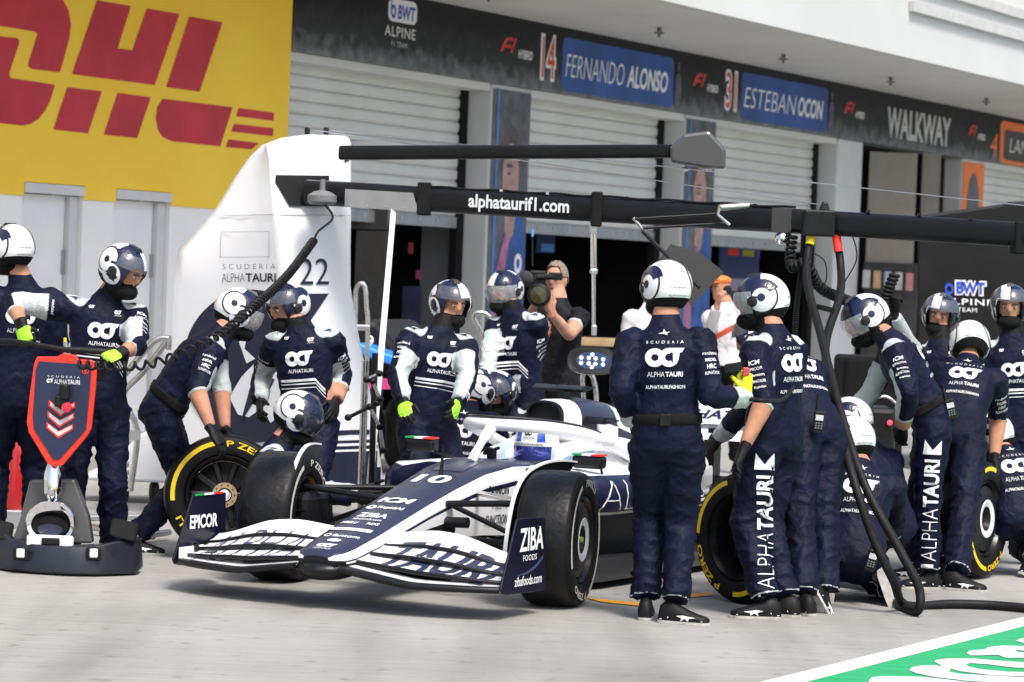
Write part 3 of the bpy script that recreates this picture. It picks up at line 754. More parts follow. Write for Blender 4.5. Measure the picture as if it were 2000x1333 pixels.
# front wing
def wing_el(s, k_, n=14):
    """one wing element of four, as a thin cambered strip from nose to endplate"""
    r0 = []; LE = []
    for i in range(n + 1):
        t = i / n; x = .13 + (.955 - .13) * t
        bump = math.exp(-((x - .52) / .30) ** 2)
        le_y = 1.075 - .02 * t - .16 * t ** 3 - k_ * (.135 - .04 * t) + .00
        le_z = (.215 - .055 * min(1, t * 2.2)) + k_ * (.028 + .028 * bump - .004 * t)
        if k_ == 0 and x < .3: le_z += .0
        ch = .16 - .05 * t
        te_y, te_z = le_y - ch, le_z + .018 + .022 * k_ * (.5 + .5 * bump) * (1 - .45 * t)
        a, c = Vector((x, le_y, le_z)), Vector((x, te_y, te_z)); mid = a.lerp(c, .45) - Vector((0, 0, .012))
        th = .011 if k_ else .016
        r0.append([a + Vector((0, .004, 0)), a + Vector((0, -.012, th)), mid + Vector((0, 0, th * 1.1)), c + Vector((0, 0, .004)), c, mid - Vector((0, 0, th * .2)), a + Vector((0, -.01, -th * .4))])
        LE.append(a)
    mb = MB(); mb.loft([[L(s * p.x, p.y, p.z) for p in r_] for r_ in r0])
    for i in range(n):
        for j in range(7): mb.mi[i * 7 + j] = 1 if (j in (0, 4, 5, 6) or (k_ == 0 and j == 1)) else 0
    o = cpart(mb, 'wing_flap' if k_ else 'main_plane', [M_cwhite, M_cblack], smooth=50)
    mb = MB(); mb.tube([L(s * p.x, p.y + .004, p.z) for p in LE], .011 if k_ else .017, 8); cpart(mb, 'leading_edge', M_cblack, o, smooth=60)
    return o
for s in (1, -1):
    els = [wing_el(s, q) for q in range(4)]
    # letters spread over all flaps, read from the front
    vs = []; fs = []
    for e in els:
        b0 = len(vs); vs += [ORG[e] @ v.co for v in e.data.vertices]; fs += [tuple(i + b0 for i in p.vertices) for p in e.data.polygons]
    wb = BVHTree.FromPolygons(vs, fs)
    nrm = (cfwd * .55 + ZV * .84).normalized(); up = (ZV - nrm * ZV.dot(nrm)).normalized()
    wrap_decal('flap_print', [word('TAURI' if s > 0 else 'ALPHA', .62, .29, .035 if s > 0 else -.02, .25)], wb, cw(s * .58, .78, .26), cleft, up, nrm, mat('flap_navy', (.03, .035, .07), .35, coat=.3), els[3], lift=.004, cut=.03)
    # endplate: plate with swept leading edge and rolled foot
    prof = [(.93, .17), (.91, .145), (.86, .135), (.42, .125), (.40, .15), (.43, .505), (.745, .515), (.765, .505), (.90, .23)]
    k = MB()
    lo = [L(s * (.962 + .02 * max(0, (.3 - z)) * 2), y, z) for y, z in prof]; hi = [p + L(s * .013, 0, 0) for p in lo]
    n_ = len(prof); k.add(lo + hi, [tuple(range(n_))[::-1], tuple(range(n_, 2 * n_))] + [(j, (j + 1) % n_, n_ + (j + 1) % n_, n_ + j) for j in range(n_)])
    ep = cpart(k, 'endplate', mat('endplate_navy', (.006, .007, .020), .36, spec=.35, var=.2), bevel=.004)
    sgn = 1 if s > 0 else -1
    xf = .978 if s > 0 else -.958            # face that looks towards the camera side
    def eprint(t, y0, y1, z0, z1, m, sh=0):
        # reads left to right towards the rear
        o_ = cw(xf + .004, y0, z0); decal('endplate_print', t, o_, -cfwd * (y0 - y1), ZV * (z1 - z0), m, ep, N=cleft)
    if s > 0:
        eprint(text2d('ZIBA', .02), .735, .455, .345, .465, M_print_white)
        eprint(text2d('FOODS', .01, 0, 1.2), .69, .53, .295, .325, M_print_white)
        eprint(shape_polys([[(0, 0), (.35, .12), (.7, .45), (1, 1), (.98, .72), (.7, .25), (.4, 0)]]), .77, .45, .225, .315, mat('swoosh', (.08, .1, .2), .3, .3))
        eprint(text2d('zibafoods.com', .01), .78, .46, .17, .22, M_print_white)
    else:
        eprint(text2d('EPICOR', .03), .80, .52, .325, .40, M_print_white)
        eprint(SQ, .90, .52, .17, .235, M_cwhite)
        for q, m in enumerate((M_green, M_print_white, M_red)): eprint(SQ, .76 - q * .095, .665 - q * .095, .502, .513, m)
        for y0 in (.72, .62):
            k = MB(); k.loft([[L(-x, y0 + dy, z) for dy, z in ((.0, .15), (.02, .24), (.035, .25), (.025, .15))] for x in (.93, .955)]); cpart(k, 'wing_turning_vane', M_cblack)
# suspension
def arm(name, a, b, r=.016, m=M_cblack, flat=1.0):
    k = MB(); k.tube([L(*a), L(*b)], r, 10); return cpart(k, name, m, smooth=60)
for s in (1, -1):
    for a, b, r, m in (((.19, .02, .50), (.70, .02, .535), .018, M_cblack), ((.21, -.30, .545), (.70, -.02, .53), .016, M_steel if s > 0 else M_cblack), ((.20, -.02, .49), (.70, -.06, .30), .015, M_cblack),
                       ((.19, .02, .40), (.32, .02, .405), .030, M_cblack), ((.20, -.10, .31), (.70, -.03, .30), .015, M_cblack), ((.19, .06, .27), (.70, .03, .225), .014, M_cblack), ((.22, -.42, .28), (.70, -.02, .225), .014, M_cblack)):
        arm('suspension_arm', (s * a[0], a[1], a[2]), (s * b[0], b[1], b[2]), r, m)
    k = MB(); k.box(L(s * .665, .0, .36), (.10, .26, .30)); bd = cpart(k, 'brake_duct', M_cblack, bevel=.04)
    for q in range(4):
        k = MB(); k.box(L(s * .66, .134, .29 + q * .04), (.085, .006, .008)); cpart(k, 'duct_grille', M_rim, bd)
    # wheel deflector: blade hugging the tyre's inner shoulder with a pale rim
    st_ = R(11)
    pts = [(-.30, .755), (-.16, .765), (-.02, .752), (.11, .70), (.20, .60), (.25, .47), (.275, .33), (.28, .22)]
    out = [(.80, 0), (.77, 0), (.735, 0), (.70, 0), (.685, 0), (.68, 0), (.675, 0), (.67, 0)]
    path = bez([L(s * o_[0], y + (.0), z) for (y, z), o_ in zip(pts, out)], 4)
    cen = L(s * .68, -.02, .36)
    inner = [p.lerp(cen, .28 + .10 * i / len(path)) for i, p in enumerate(path)]
    k = MB(); k.loft([[a + L(s * .004, 0, 0), b + L(s * .004, 0, 0), b - L(s * .004, 0, 0), a - L(s * .004, 0, 0)] for a, b in zip(path, inner)]); wd = cpart(k, 'wheel_deflector', M_cblack, smooth=50)
    k = MB(); k.loft([[p + L(s * .013, 0, .003), p + L(s * -.010, 0, .004), p + L(s * -.011, 0, -.005), p + L(s * .012, 0, -.006)] for p in path]); cpart(k, 'deflector_edge', M_cwhite, wd, smooth=60)
    # mirrors
    mc = L(.565, -1.0, .71) if s > 0 else L(-.515, -1.0, .745)
    k = MB(); k.box(mc, (.19, .09, .075)); mi_ = cpart(k, 'mirror', M_cblack, bevel=.02)
    for q, m in enumerate((M_green, M_print_white, M_red)):
        k = MB(); k.box(mc + L((-.06 + .06 * q), .0, .0415), (.058, .094, .010)); cpart(k, 'mirror_stripe', m, mi_)
    k = MB(); k.tube([mc + L(s * -.02, -.02, -.03), L(s * .33, -1.05, .68)], .007, 6); k.tube([mc + L(s * .07, -.01, -.03), mc + L(s * .09, -.01, -.12)], .008, 6); cpart(k, 'mirror_stalk', M_cblack, mi_)
# wheels on the car
def car_wheel(name, xl, y, W, steer, band, arcs, style, face='cover'):
    s = 1 if xl > 0 else -1
    # axis along the car's left so that the face towards the viewer is +Z
    ax = L(1, 0, 0); rt = Matrix.Rotation(steer, 3, 'Z'); ax = rt @ ax
    fw = rt @ Vector((0, 1, 0)); up = Vector((0, 0, 1))
    M = Matrix((fw, up, ax)).transposed()
    if M.determinant() < 0: M = Matrix((-fw, up, ax)).transposed()
    Mw = CM @ (Matrix.Translation(L(xl, y, .36)) @ M.to_4x4())
    w = empty(name, mtx=Mw); w.parent = car; w.matrix_local = CM.inverted() @ Mw; 
    wheel_parts(w, Mw, W, style, band, face, arcs)
    return Mw
MW = car_wheel('wheel', .85, 0, .305, R(11), M_hard, ((112, 205), (-68, 25)), (('PIRELLI', 75, 42), ('P ZERO', 255, 50)))
car_wheel('wheel', -.85, 0, .305, R(11), M_hard, ((112, 205), (-68, 25)), (('P ZERO', 60, 60),), 'open')
car_wheel('wheel', .80, -3.6, .40, 0, M_hard, ((112, 205), (-68, 25)), (('PIRELLI', 75, 42),))
car_wheel('wheel', -.80, -3.6, .40, 0, M_hard, ((112, 205),), (), 'open')
k = MB(); k.tube([L(.945, -.02, .36), L(.985, -.025, .36)], [.022, .016], 10); cpart(k, 'wheel_nut', mat('nut_lime', (.55, .7, .05), .35, .3), smooth=50)
# rear wing
k = MB(); k.loft([[L(x, y, z) for y, z in ((-4.18, .70), (-4.22, .735), (-4.40, .79), (-4.42, .775), (-4.25, .70))] for x in (-.50, .5)]); rw = cpart(k, 'rear_wing_plane', M_cwhite, smooth=40)
k = MB(); k.loft([[L(x, y, z) for y, z in ((-4.30, .80), (-4.31, .825), (-4.50, .925), (-4.52, .92), (-4.36, .80))] for x in (-.50, .5)]); rf = cpart(k, 'rear_wing_flap', M_cwhite, smooth=40)
nr = (cfwd * .9 + ZV * .45).normalized()
wrap_decal('flap_print', [word('ALPHATAURI', .9, .10, .03)], bvh_of(rf), cw(0, -4.38, .862), cleft, (ZV - nr * ZV.dot(nr)).normalized(), nr, M_cnavy2, rf, cut=.06)
for s in (1, -1):
    k = MB(); k.prism([(-4.1, .55), (-4.55, .5), (-4.6, .93), (-4.15, .90), (-4.05, .7)], L(s * .505, 0, 0), Vector((0, 1, 0)), ZV, L(s, 0, 0), .012); cpart(k, 'rear_wing_endplate', M_cnavy2)
k = MB(); k.box(L(0, -4.3, .6), (.05, .12, .35)); cpart(k, 'rear_wing_mount', M_cblack)
k = MB(); k.loft([[L(x, y, z) for y, z in ((-4.1, .36), (-4.14, .39), (-4.34, .45), (-4.34, .43))] for x in (-.42, .42)]); cpart(k, 'beam_wing', M_cblack, smooth=40)
# driver in the cockpit
M_dwhite = mat('driver_helmet_white', (0.78, 0.79, 0.82), .2, coat=.8)
M_dblue = mat('driver_helmet_blue', (0.015, 0.07, 0.42), .2, coat=.8)
M_visor_blue = mat('mirror_visor', (0.04, 0.06, 0.38), .08, .6, coat=1.0, var=.5, vscale=8, col2=(.12, .14, .55))
DM = CM @ (Matrix.Translation(L(.03, -1.42, .765)) @ Matrix.Rotation(R(6), 4, 'Z'))
drv = empty('person', label='racing driver in blue and white helmet seated in the car cockpit', cat='person', mtx=DM)
k = MB(); k.lathe([(.001, .145), (.05, .140), (.095, .115), (.122, .07), (.132, .01), (.128, -.06), (.11, -.12), (.085, -.14), (.001, -.14)], 32)
k.v = [(x, y * 1.16, z) for x, y, z in k.v]
for i, f in enumerate(k.f):
    c = sum((Vector(k.v[j]) for j in f), Vector()) / 4
    az = math.degrees(math.atan2(c.x, c.y))
    k.mi[i] = 1 if (c.z > .01 and 18 < abs(az) < 42) or (c.z < -.10) else 0
hd = k.build('helmet', [M_dwhite, M_dblue], drv, 60, local=True)
k = MB(); k.loft([[Vector((.1355 * math.sin(R(a)) * f, .1355 * math.cos(R(a)) * 1.16 * f, z)) for a in range(-62, 63, 8)] for z, f in ((-.090, .94), (-.06, .985), (-.03, 1.005), (-.006, 1.005))], cap=False, closed=False); k.build('visor', M_visor_blue, hd, 60, local=True)
hb = bvh_of(hd); dX, dY, dN = (DM.to_3x3() @ Vector((-1, 0, 0))), ZV, (DM.to_3x3() @ Vector((0, 1, 0)))
wrap_decal('helmet_print', [(SQ, -.09, -.011, .09, .011)], hb, DM @ Vector((0, 0, .007)), dX, dY, dN, M_print_white, hd, lift=.008)
wrap_decal('helmet_print', [word('ALPHATAURI.FASHION', .16, .013, .01)], hb, DM @ Vector((0, 0, .007)), dX, dY, dN, M_print_black, hd, lift=.0105)
wrap_decal('helmet_print', [(LOGO, -.028, .0, .028, .03), word('ALPHATAURI', .07, .012, .01, 0, 0, -.014)], hb, DM @ Vector((0, 0, .058)), dX, dY, dN, M_print_black, hd, lift=.004)
k = MB()
for s in (1, -1): k.tube([(s * .10, -.02, -.16), (s * .19, .02, -.19), (s * .20, .22, -.22), (s * .12, .38, -.15)], [.09, .075, .055, .045], 12)
k.lathe([(.05, -.08), (.12, -.14), (.2, -.2), (.2, -.4), (.001, -.4)], 20)
dbody = k.build('body', mat('driver_suit', (.62, .66, .74), .7, var=.3, vscale=8), drv, 60, local=True)
k = MB(); k.tube([(-.13, .43, -.15), (-.06, .46, -.11), (.06, .46, -.11), (.13, .43, -.15)], .018, 8); k.box((0, .44, -.15), (.2, .03, .08)); k.build('steering_wheel', M_black, drv, local=True, bevel=.01)
for s in (1, -1):
    k = MB()
    hz = .075 if s > 0 else 0.0
    k.box((s * .125, .42, -.125 + hz), (.035, .075, .07))
    for q in range(4): k.tube([(s * .125, .385 + q * .022, -.10 + hz), (s * .15, .39 + q * .022, -.09 + hz), (s * .155, .40 + q * .022, -.125 + hz)], .011, 6)
    k.tube([(s * .12, .385, -.095 + hz), (s * .09, .395, -.085 + hz)], .011, 6)
    k.build('glove', M_black, drv, local=True, bevel=.012)
# ================================================================ people
def suit_mat(name, base, pale=(.43, .475, .48), dark=(.004, .004, .005), skin=(.46, .225, .145), rough=.62):
    m = bpy.data.materials.new(name); m.use_nodes = True; nt = m.node_tree; Lk = nt.links.new; b = nt.nodes['Principled BSDF']
    tc = nt.nodes.new('ShaderNodeTexCoord')
    def nz(sc, det=4, dist=0.0):
        n = nt.nodes.new('ShaderNodeTexNoise'); n.inputs['Scale'].default_value = sc; n.inputs['Detail'].default_value = det; n.inputs['Distortion'].default_value = dist
        Lk(tc.outputs['Object'], n.inputs['Vector']); return n.outputs['Fac']
    def ramp(f, c0, c1):
        r = nt.nodes.new('ShaderNodeValToRGB'); r.color_ramp.elements[0].position = .32; r.color_ramp.elements[1].position = .68
        r.color_ramp.elements[0].color = (*c0, 1); r.color_ramp.elements[1].color = (*c1, 1); Lk(f, r.inputs[0]); return r.outputs[0]
    def mix(prev, attr, colr):
        at = nt.nodes.new('ShaderNodeAttribute'); at.attribute_name = attr
        mr = nt.nodes.new('ShaderNodeMapRange'); Lk(at.outputs['Fac'], mr.inputs[0]); mr.inputs[1].default_value = -.03; mr.inputs[2].default_value = .03
        x = nt.nodes.new('ShaderNodeMixRGB'); Lk(mr.outputs[0], x.inputs[0]); Lk(prev, x.inputs[1])
        if isinstance(colr, tuple): x.inputs[2].default_value = (*colr, 1)
        else: Lk(colr, x.inputs[2])
        return x.outputs[0], mr.outputs[0]
    c = ramp(nz(5), tuple(q * .75 for q in base), tuple(q * 1.25 for q in base))
    c, _ = mix(c, 'pale', pale); c, _ = mix(c, 'dark', dark)
    c, sk = mix(c, 'skin', ramp(nz(14), tuple(q * .8 for q in skin), tuple(min(1, q * 1.12) for q in skin)))
    Lk(c, b.inputs['Base Color'])
    b.inputs['Roughness'].default_value = rough; b.inputs['Specular IOR Level'].default_value = .15
    bp = nt.nodes.new('ShaderNodeBump'); bp.inputs['Strength'].default_value = .6; bp.inputs['Distance'].default_value = .014
    iv = nt.nodes.new('ShaderNodeMath'); iv.operation = 'SUBTRACT'; iv.inputs[0].default_value = 1.0; Lk(sk, iv.inputs[1])
    ml = nt.nodes.new('ShaderNodeMath'); ml.operation = 'MULTIPLY'; Lk(iv.outputs[0], ml.inputs[0]); Lk(nz(10, 3, 2.2), ml.inputs[1])
    Lk(ml.outputs[0], bp.inputs['Height']); Lk(bp.outputs[0], b.inputs['Normal'])
    return m
M_suit = suit_mat('crew_suit', (.0036, .0054, .0205))
M_polo = suit_mat('black_polo', (.010, .010, .012), skin=(.50, .27, .19))
M_shirt = suit_mat('white_shirt', (.66, .63, .66), pale=(.62, .10, .04))
M_hwhite = mat('helmet_white', (.78, .79, .81), .22, coat=.7)
M_hnavy = mat('helmet_navy', (.006, .010, .040), .22, coat=.25)
M_hblack = mat('helmet_black', (.009, .009, .011), .4, coat=.1)
M_lining = mat('neck_roll', (.006, .006, .0065), .9, var=.3, vscale=30)
M_clear = mat('clear_visor', (.78, .82, .86), .05, alpha=.30, coat=1.0, spec=.8)
M_mirror = mat('raised_visor', (.30, .32, .36), .04, .1, alpha=.24, coat=1.0, spec=.8)
M_smoke = mat('smoked_visor', (.03, .035, .05), .05, alpha=.82, coat=.5, spec=.6)
M_glove = mat('glove_black', (.007, .007, .008), .6, var=.4, vscale=40)
M_glove_l = mat('glove_lime', (.33, .72, .03), .6, var=.2, vscale=40)
M_glove_y = mat('glove_yellow', (.80, .85, .01), .6, var=.15, vscale=40)
M_shoe = mat('shoe_black', (.007, .007, .008), .55, var=.3, vscale=30)
M_sole = mat('shoe_sole', (.45, .44, .41), .7, var=.3, vscale=25)
M_eye = mat('eye_white', (.6, .58, .55), .3); M_pupil = mat('eye_dark', (.015, .01, .008), .3)
M_brow = mat('eyebrow', (.03, .02, .014), .8); M_hairg = mat('hair_grey', (.26, .21, .17), .8, var=.5, vscale=60, bump=.6, bscale=90)
M_hair = mat('hair_brown', (.035, .022, .014), .8, var=.5, vscale=60, bump=.6, bscale=90)

def remeshed(mb, vox, smooth=4, name='body'):
    me = mb.mesh('tmp', [], None)
    o = bpy.data.objects.new('tmp', me); col.objects.link(o)
    m = o.modifiers.new('r', 'REMESH'); m.mode = 'VOXEL'; m.voxel_size = vox
    s = o.modifiers.new('s', 'SMOOTH'); s.factor = .5; s.iterations = smooth
    dg = bpy.context.evaluated_depsgraph_get()
    out = bpy.data.meshes.new_from_object(o.evaluated_get(dg)); out.name = name
    bpy.data.objects.remove(o); bpy.data.meshes.remove(me)
    out.polygons.foreach_set('use_smooth', [True] * len(out.polygons))
    return out
def ell(mb, c, X, Y, Z, n=14, m=9):
    c, X, Y, Z = Vector(c), Vector(X), Vector(Y), Vector(Z); rings = []
    for i in range(m + 1):
        a = math.pi * (.02 + .96 * i / m)
        rings.append([c + Z * math.cos(a) + (X * math.cos(2 * math.pi * j / n) + Y * math.sin(2 * math.pi * j / n)) * math.sin(a) for j in range(n)])
    mb.loft(rings)

# ---- shared meshes: helmet, glove, shoe (local: x right, y forward, z up)
HRX, HRY, HRZ = .128, .150, .140
def hpoint(az, ph, f=1.0): return Vector((HRX * math.sin(az) * math.cos(ph) * f, HRY * math.cos(az) * math.cos(ph) * f - .006, HRZ * math.sin(ph) * f + .012))
def sstep(a, b, x): t = min(1, max(0, (x - a) / (b - a))); return t * t * (3 - 2 * t)
def helmet_mesh(side):
    def low(az):
        d = abs((az + math.pi) % (2 * math.pi) - math.pi); dd = math.degrees(d)
        rim = R(-52 + 8 * sstep(90, 170, dd)); return R(19) + (rim - R(19)) * sstep(40, 54, dd)
    n, m = 72, 22; mb = MB(); outer = []; inner = []
    for j in range(n):
        az = 2 * math.pi * j / n; lo = low(az)
        outer.append([hpoint(az, R(89.5) + (lo - R(89.5)) * i / m) for i in range(m + 1)])
        inner.append([hpoint(az, R(89.5) + (lo - R(89.5)) * i / m, .90) for i in range(m, -1, -1)])
    mb.loft([a + b for a, b in zip(outer, inner)], cap=False, closed=False, wrap=True)
    w = 2 * m + 1
    for q in range(len(mb.f)):
        i = q % w; j = q // w; c = sum((Vector(mb.v[t]) for t in mb.f[q]), Vector()) / 4
        d = abs((2 * math.pi * (j + .5) / n + math.pi) % (2 * math.pi) - math.pi); dd = math.degrees(d)
        if i >= m: mb.mi[q] = 2
        elif dd > 76 and i >= m - 4: mb.mi[q] = 3
        elif dd < 84 and dd > 34 and c.z < -.022: mb.mi[q] = 2
        elif side * c.x > 0 and dd < 78 and c.y > .0: mb.mi[q] = 1
        elif side * c.x > 0 and dd < 100 and c.z > .05 and c.y > -.02: mb.mi[q] = 1
    return mb.mesh('helmet', [M_hwhite, M_hnavy, M_hblack, M_lining], 60)
HELM = {s: helmet_mesh(s) for s in (1, -1)}
HBVH = BVHTree.FromPolygons([v.co.copy() for v in HELM[1].vertices], [tuple(p.vertices) for p in HELM[1].polygons])
def helmet_print(items, s, lift):
    """print dropped on one side of the helmet (s=1 right side); x of the outline runs forward"""
    bm = bmesh.new()
    for q in items:
        vs = [bm.verts.new((x, y, 0)) for x, y in q]
        if len(vs) > 2: bm.faces.new(vs)
    for ax in (Vector((1, 0, 0)), Vector((0, 1, 0))):
        for k_ in range(-7, 8): bmesh.ops.bisect_plane(bm, geom=bm.verts[:] + bm.edges[:] + bm.faces[:], plane_co=ax * (k_ * .016), plane_no=ax)
    dead = []
    for w in bm.verts:
        h = HBVH.ray_cast(Vector((s * .4, w.co.x, w.co.y)), Vector((-s, 0, 0)))
        if h[0] is None: dead.append(w)
        else: w.co = h[0] + Vector((s, 0, 0)) * lift * .5 + (h[0] - Vector((0, 0, .012))).normalized() * lift * .6
    bmesh.ops.delete(bm, geom=dead, context='VERTS')
    me = bpy.data.meshes.new('helmet_print'); bm.to_mesh(me); bm.free(); return me
def hp_mesh(items, s, lift, m):
    me = helmet_print(items, s, lift); me.materials.append(m); return me
cy, cz = -.030, .022
bull = [[(.035, -.085), (.05, -.045), (.035, -.02), (.075, -.03), (.10, -.05), (.08, -.075), (.085, -.095), (.06, -.085)], [(.0, -.062), (.03, -.05), (.03, -.075)]]
HPRINT = []
for s in (1, -1):
    if s < 0:      # left side: open ring with a dot, dark crescent over it
        HPRINT.append((s, [
            hp_mesh([arc(cy, cz, .078, 0, 352, 40)], s, .0020, M_hwhite), hp_mesh(ring(cy, cz, .084, .076, -170, 190, 48), s, .0030, M_hblack),
            hp_mesh(ring(cy, cz, .096, .050, 8, 150, 26), s, .0033, M_hnavy), hp_mesh([arc(cy, cz, .021, 0, 350, 20)], s, .0035, M_hnavy),
            hp_mesh([[(cy + .015, cz + .004), (cy + .05, cz + .010), (cy + .075, cz - .004), (cy + .05, cz + .002), (cy + .015, cz - .004)]], s, .0036, M_hnavy),
            hp_mesh([[(x - .02, y + .0) for x, y in q] for q in bull], s, .0040, M_hblack)]))
    else:          # right side: S emblem in white on navy
        HPRINT.append((s, [
            hp_mesh([[(.0, -.11), (.125, -.11), (.13, .0), (.12, .06), (.08, .11), (.03, .135), (-.03, .12), (-.01, .06), (-.02, -.02), (-.055, -.05)]], s, .0022, M_hnavy),
            hp_mesh(ring(cy - .018, cz + .024, .066, .019, 10, 330, 34), s, .0030, M_hwhite), hp_mesh(ring(cy + .042, cz - .040, .060, .022, -170, 120, 28), s, .0034, M_hwhite),
            hp_mesh(ring(cy - .018, cz + .024, .073, .065, 50, 270, 32), s, .0038, M_hblack), hp_mesh([arc(cy - .018, cz + .024, .019, 0, 350, 20)], s, .0028, M_hnavy),
            hp_mesh([[(x * .8 - .02, y * .8 + .02) for x, y in q] for q in bull], s, .0042, M_hblack)]))
def back_mesh():
    bm = bmesh.new()
    for t2, x0, y0, x1, y1 in ((text2d('randstad', .0), -.04, .012, .04, .026), (text2d('ALPHATAURI', .01), -.05, -.032, .05, -.021)):
        v, f, _ = t2; bv = []
        for a, b in v:
            h = HBVH.ray_cast(Vector((x0 + (x1 - x0) * a, -.5, y0 + (y1 - y0) * b)), Vector((0, 1, 0))); bv.append(bm.verts.new(h[0] + Vector((0, -.0025, 0))))
        for q in f:
            try: bm.faces.new([bv[i] for i in q])
            except ValueError: pass
    me = bpy.data.meshes.new('helmet_lettering'); bm.to_mesh(me); bm.free(); me.materials.append(mat('grey_lettering', (.12, .12, .14), .5)); return me
HBACK = back_mesh()
def visor_mesh(p0, p1, f, m):
    mb = MB(); mb.loft([[hpoint(R(a), R(p), f + .03 * math.cos(R(a))) for a in range(-78, 79, 6)] for p in np.linspace(p0, p1, 7)], cap=False, closed=False)
    return mb.mesh('visor', m, 60, recalc=False)
VIS = {'up': visor_mesh(13, 48, 1.03, M_mirror), 'down': visor_mesh(-30, 18, 1.03, M_smoke), 'clear': visor_mesh(-30, 18, 1.03, M_clear)}
mb = MB(); ell(mb, (0, .036, -.096), (.084, 0, 0), (0, .108, 0), (0, 0, .058)); mb.tube([(0, .02, -.08), (0, .016, -.150)], [.076, .060], 14)
MASK = mb.mesh('balaclava', M_lining, 60)
PIV = []
for s in (1, -1):
    c = hpoint(s * R(80), R(-4)); mb = MB(); mb.lathe([(.030, -.006), (.028, .008), (.018, .012), (.001, .012)], 18, c, (s, .12, 0)); PIV.append(mb.mesh('visor_pivot', M_hblack, 40))
mb = MB(); mb.box((0, .02, .148), (.05, .09, .018), taper=.7); VENT = mb.mesh('vent', M_hblack)

def glove_mesh(curl, lefty, name):
    mb = MB(); sx = -1 if lefty else 1
    mb.loft([[Vector((sx * (x * w - .004 * (1 - w)), y, z * t)) for x, z in ((-.042, -.012), (-.02, -.019), (.02, -.019), (.042, -.012), (.044, .008), (.02, .017), (-.02, .017), (-.044, .008))] for y, w, t in ((-.05, .84, 1.7), (-.005, .74, 1.4), (.03, .98, 1.1), (.075, 1.03, 1.0), (.098, .97, .85))])
    for x, y0, ln, rr in ((-.033, .09, .074, .0108), (-.011, .096, .083, .011), (.0115, .093, .076, .0106), (.033, .084, .060, .0095)):
        a = 0; p = Vector((x, y0 - .018, 0)); pts = [p.copy()]; p = Vector((x, y0, 0)); pts.append(p.copy())
        for sg, l_ in enumerate((.45, .32, .23)):
            a += curl[sg]; p = p + Vector((x * .10 * (1 - min(1, a)), math.cos(a), -math.sin(a))) * ln * l_; pts.append(p.copy())
        mb.tube([(sx * q.x, q.y, q.z) for q in pts], [rr, rr * 1.05, rr, rr * .95, rr * .72], 8)
    th = curl[3]; d1 = Vector((-.72, .62, -.3 - th * .4)).normalized(); d2 = Vector((-.25 + .3 * th, .9, -.25 - th)).normalized()
    p = Vector((-.028, .015, -.004)); q1 = p + d1 * .045; q2 = q1 + d2 * .036; q3 = q2 + d2 * .022
    mb.tube([(sx * q.x, q.y, q.z) for q in (p, q1, q2, q3)], [.016, .0135, .012, .009], 8)
    return remeshed(mb, .0042, 2, name)
GLOVE = {}
for nm, cu in (('relax', (R(22), R(28), R(20), .1)), ('grip', (R(72), R(80), R(50), .8)), ('flat', (R(8), R(12), R(10), 0)), ('point', (R(40), R(55), R(40), .3))):
    for lf in (0, 1): GLOVE[nm, lf] = glove_mesh(cu, lf, 'glove')
def glove_copy(me, m, m2=None):
    k_ = (me.name, m.name, m2.name if m2 else ''); 
    if k_ not in GLOVE:
        c = me.copy(); c.materials.clear(); c.materials.append(m)
        if m2:
            c.materials.append(m2)
            z = [p.center.z > -.002 and p.center.y > .012 and p.normal.z > .1 for p in c.polygons]; c.polygons.foreach_set('material_index', [1 if q else 0 for q in z])
        GLOVE[k_] = c
    return GLOVE[k_]
def shoe_mesh():
    mb = MB(); rings = []
    for y, w, zt in ((-.088, .020, .05), (-.080, .033, .095), (-.05, .040, .122), (-.005, .042, .125), (.035, .043, .098), (.09, .047, .072), (.14, .046, .056), (.178, .036, .047), (.198, .016, .036)):
        rings.append([Vector((x * w, y, z)) for x, z in ((1.0, .014), (1.06, .014 + (zt - .014) * .35), (.80, .014 + (zt - .014) * .8), (.3, zt), (-.3, zt), (-.80, .014 + (zt - .014) * .8), (-1.06, .014 + (zt - .014) * .35), (-1.0, .014))])
    mb.loft(rings); return mb.mesh('shoe', M_shoe, 70)
def sole_mesh():
    pts = [(.0, -.094), (.032, -.086), (.043, -.05), (.045, 0), (.049, .08), (.050, .13), (.042, .175), (.018, .204), (-.018, .204), (-.042, .175), (-.050, .13), (-.049, .08), (-.045, 0), (-.043, -.05), (-.032, -.086)]
    mb = MB(); mb.prism(pts, (0, 0, 0), (1, 0, 0), (0, 1, 0), (0, 0, 1), .016); return mb.mesh('sole', M_sole)
SHOE, SOLE = shoe_mesh(), sole_mesh()
SBV = BVHTree.FromPolygons([v.co.copy() for v in SHOE.vertices], [tuple(p.vertices) for p in SHOE.polygons])
def shoe_print():
    bm = bmesh.new(); pl = []
    for s in (1, -1):
        for q in ([(.02, .045), (.06, .05), (.075, .085), (.09, .045), (.13, .04), (.095, .034), (.09, .018), (.07, .033), (.045, .016), (.052, .036)], [(-.03, .03), (-.025, .03), (.01, .115), (.004, .115)], [(-.075, .02), (.17, .02), (.17, .024), (-.075, .024)]):
            vs = []
            for y, z in q:
                h = SBV.ray_cast(Vector((s * .2, y, z)), Vector((-s, 0, 0)))
                if h[0]: vs.append(bm.verts.new(h[0] + Vector((s * .003, 0, .001))))
            if len(vs) > 2: bm.faces.new(vs)
    me = bpy.data.meshes.new('shoe_print'); bm.to_mesh(me); bm.free(); me.materials.append(M_print_white); return me
SHOEP = shoe_print()

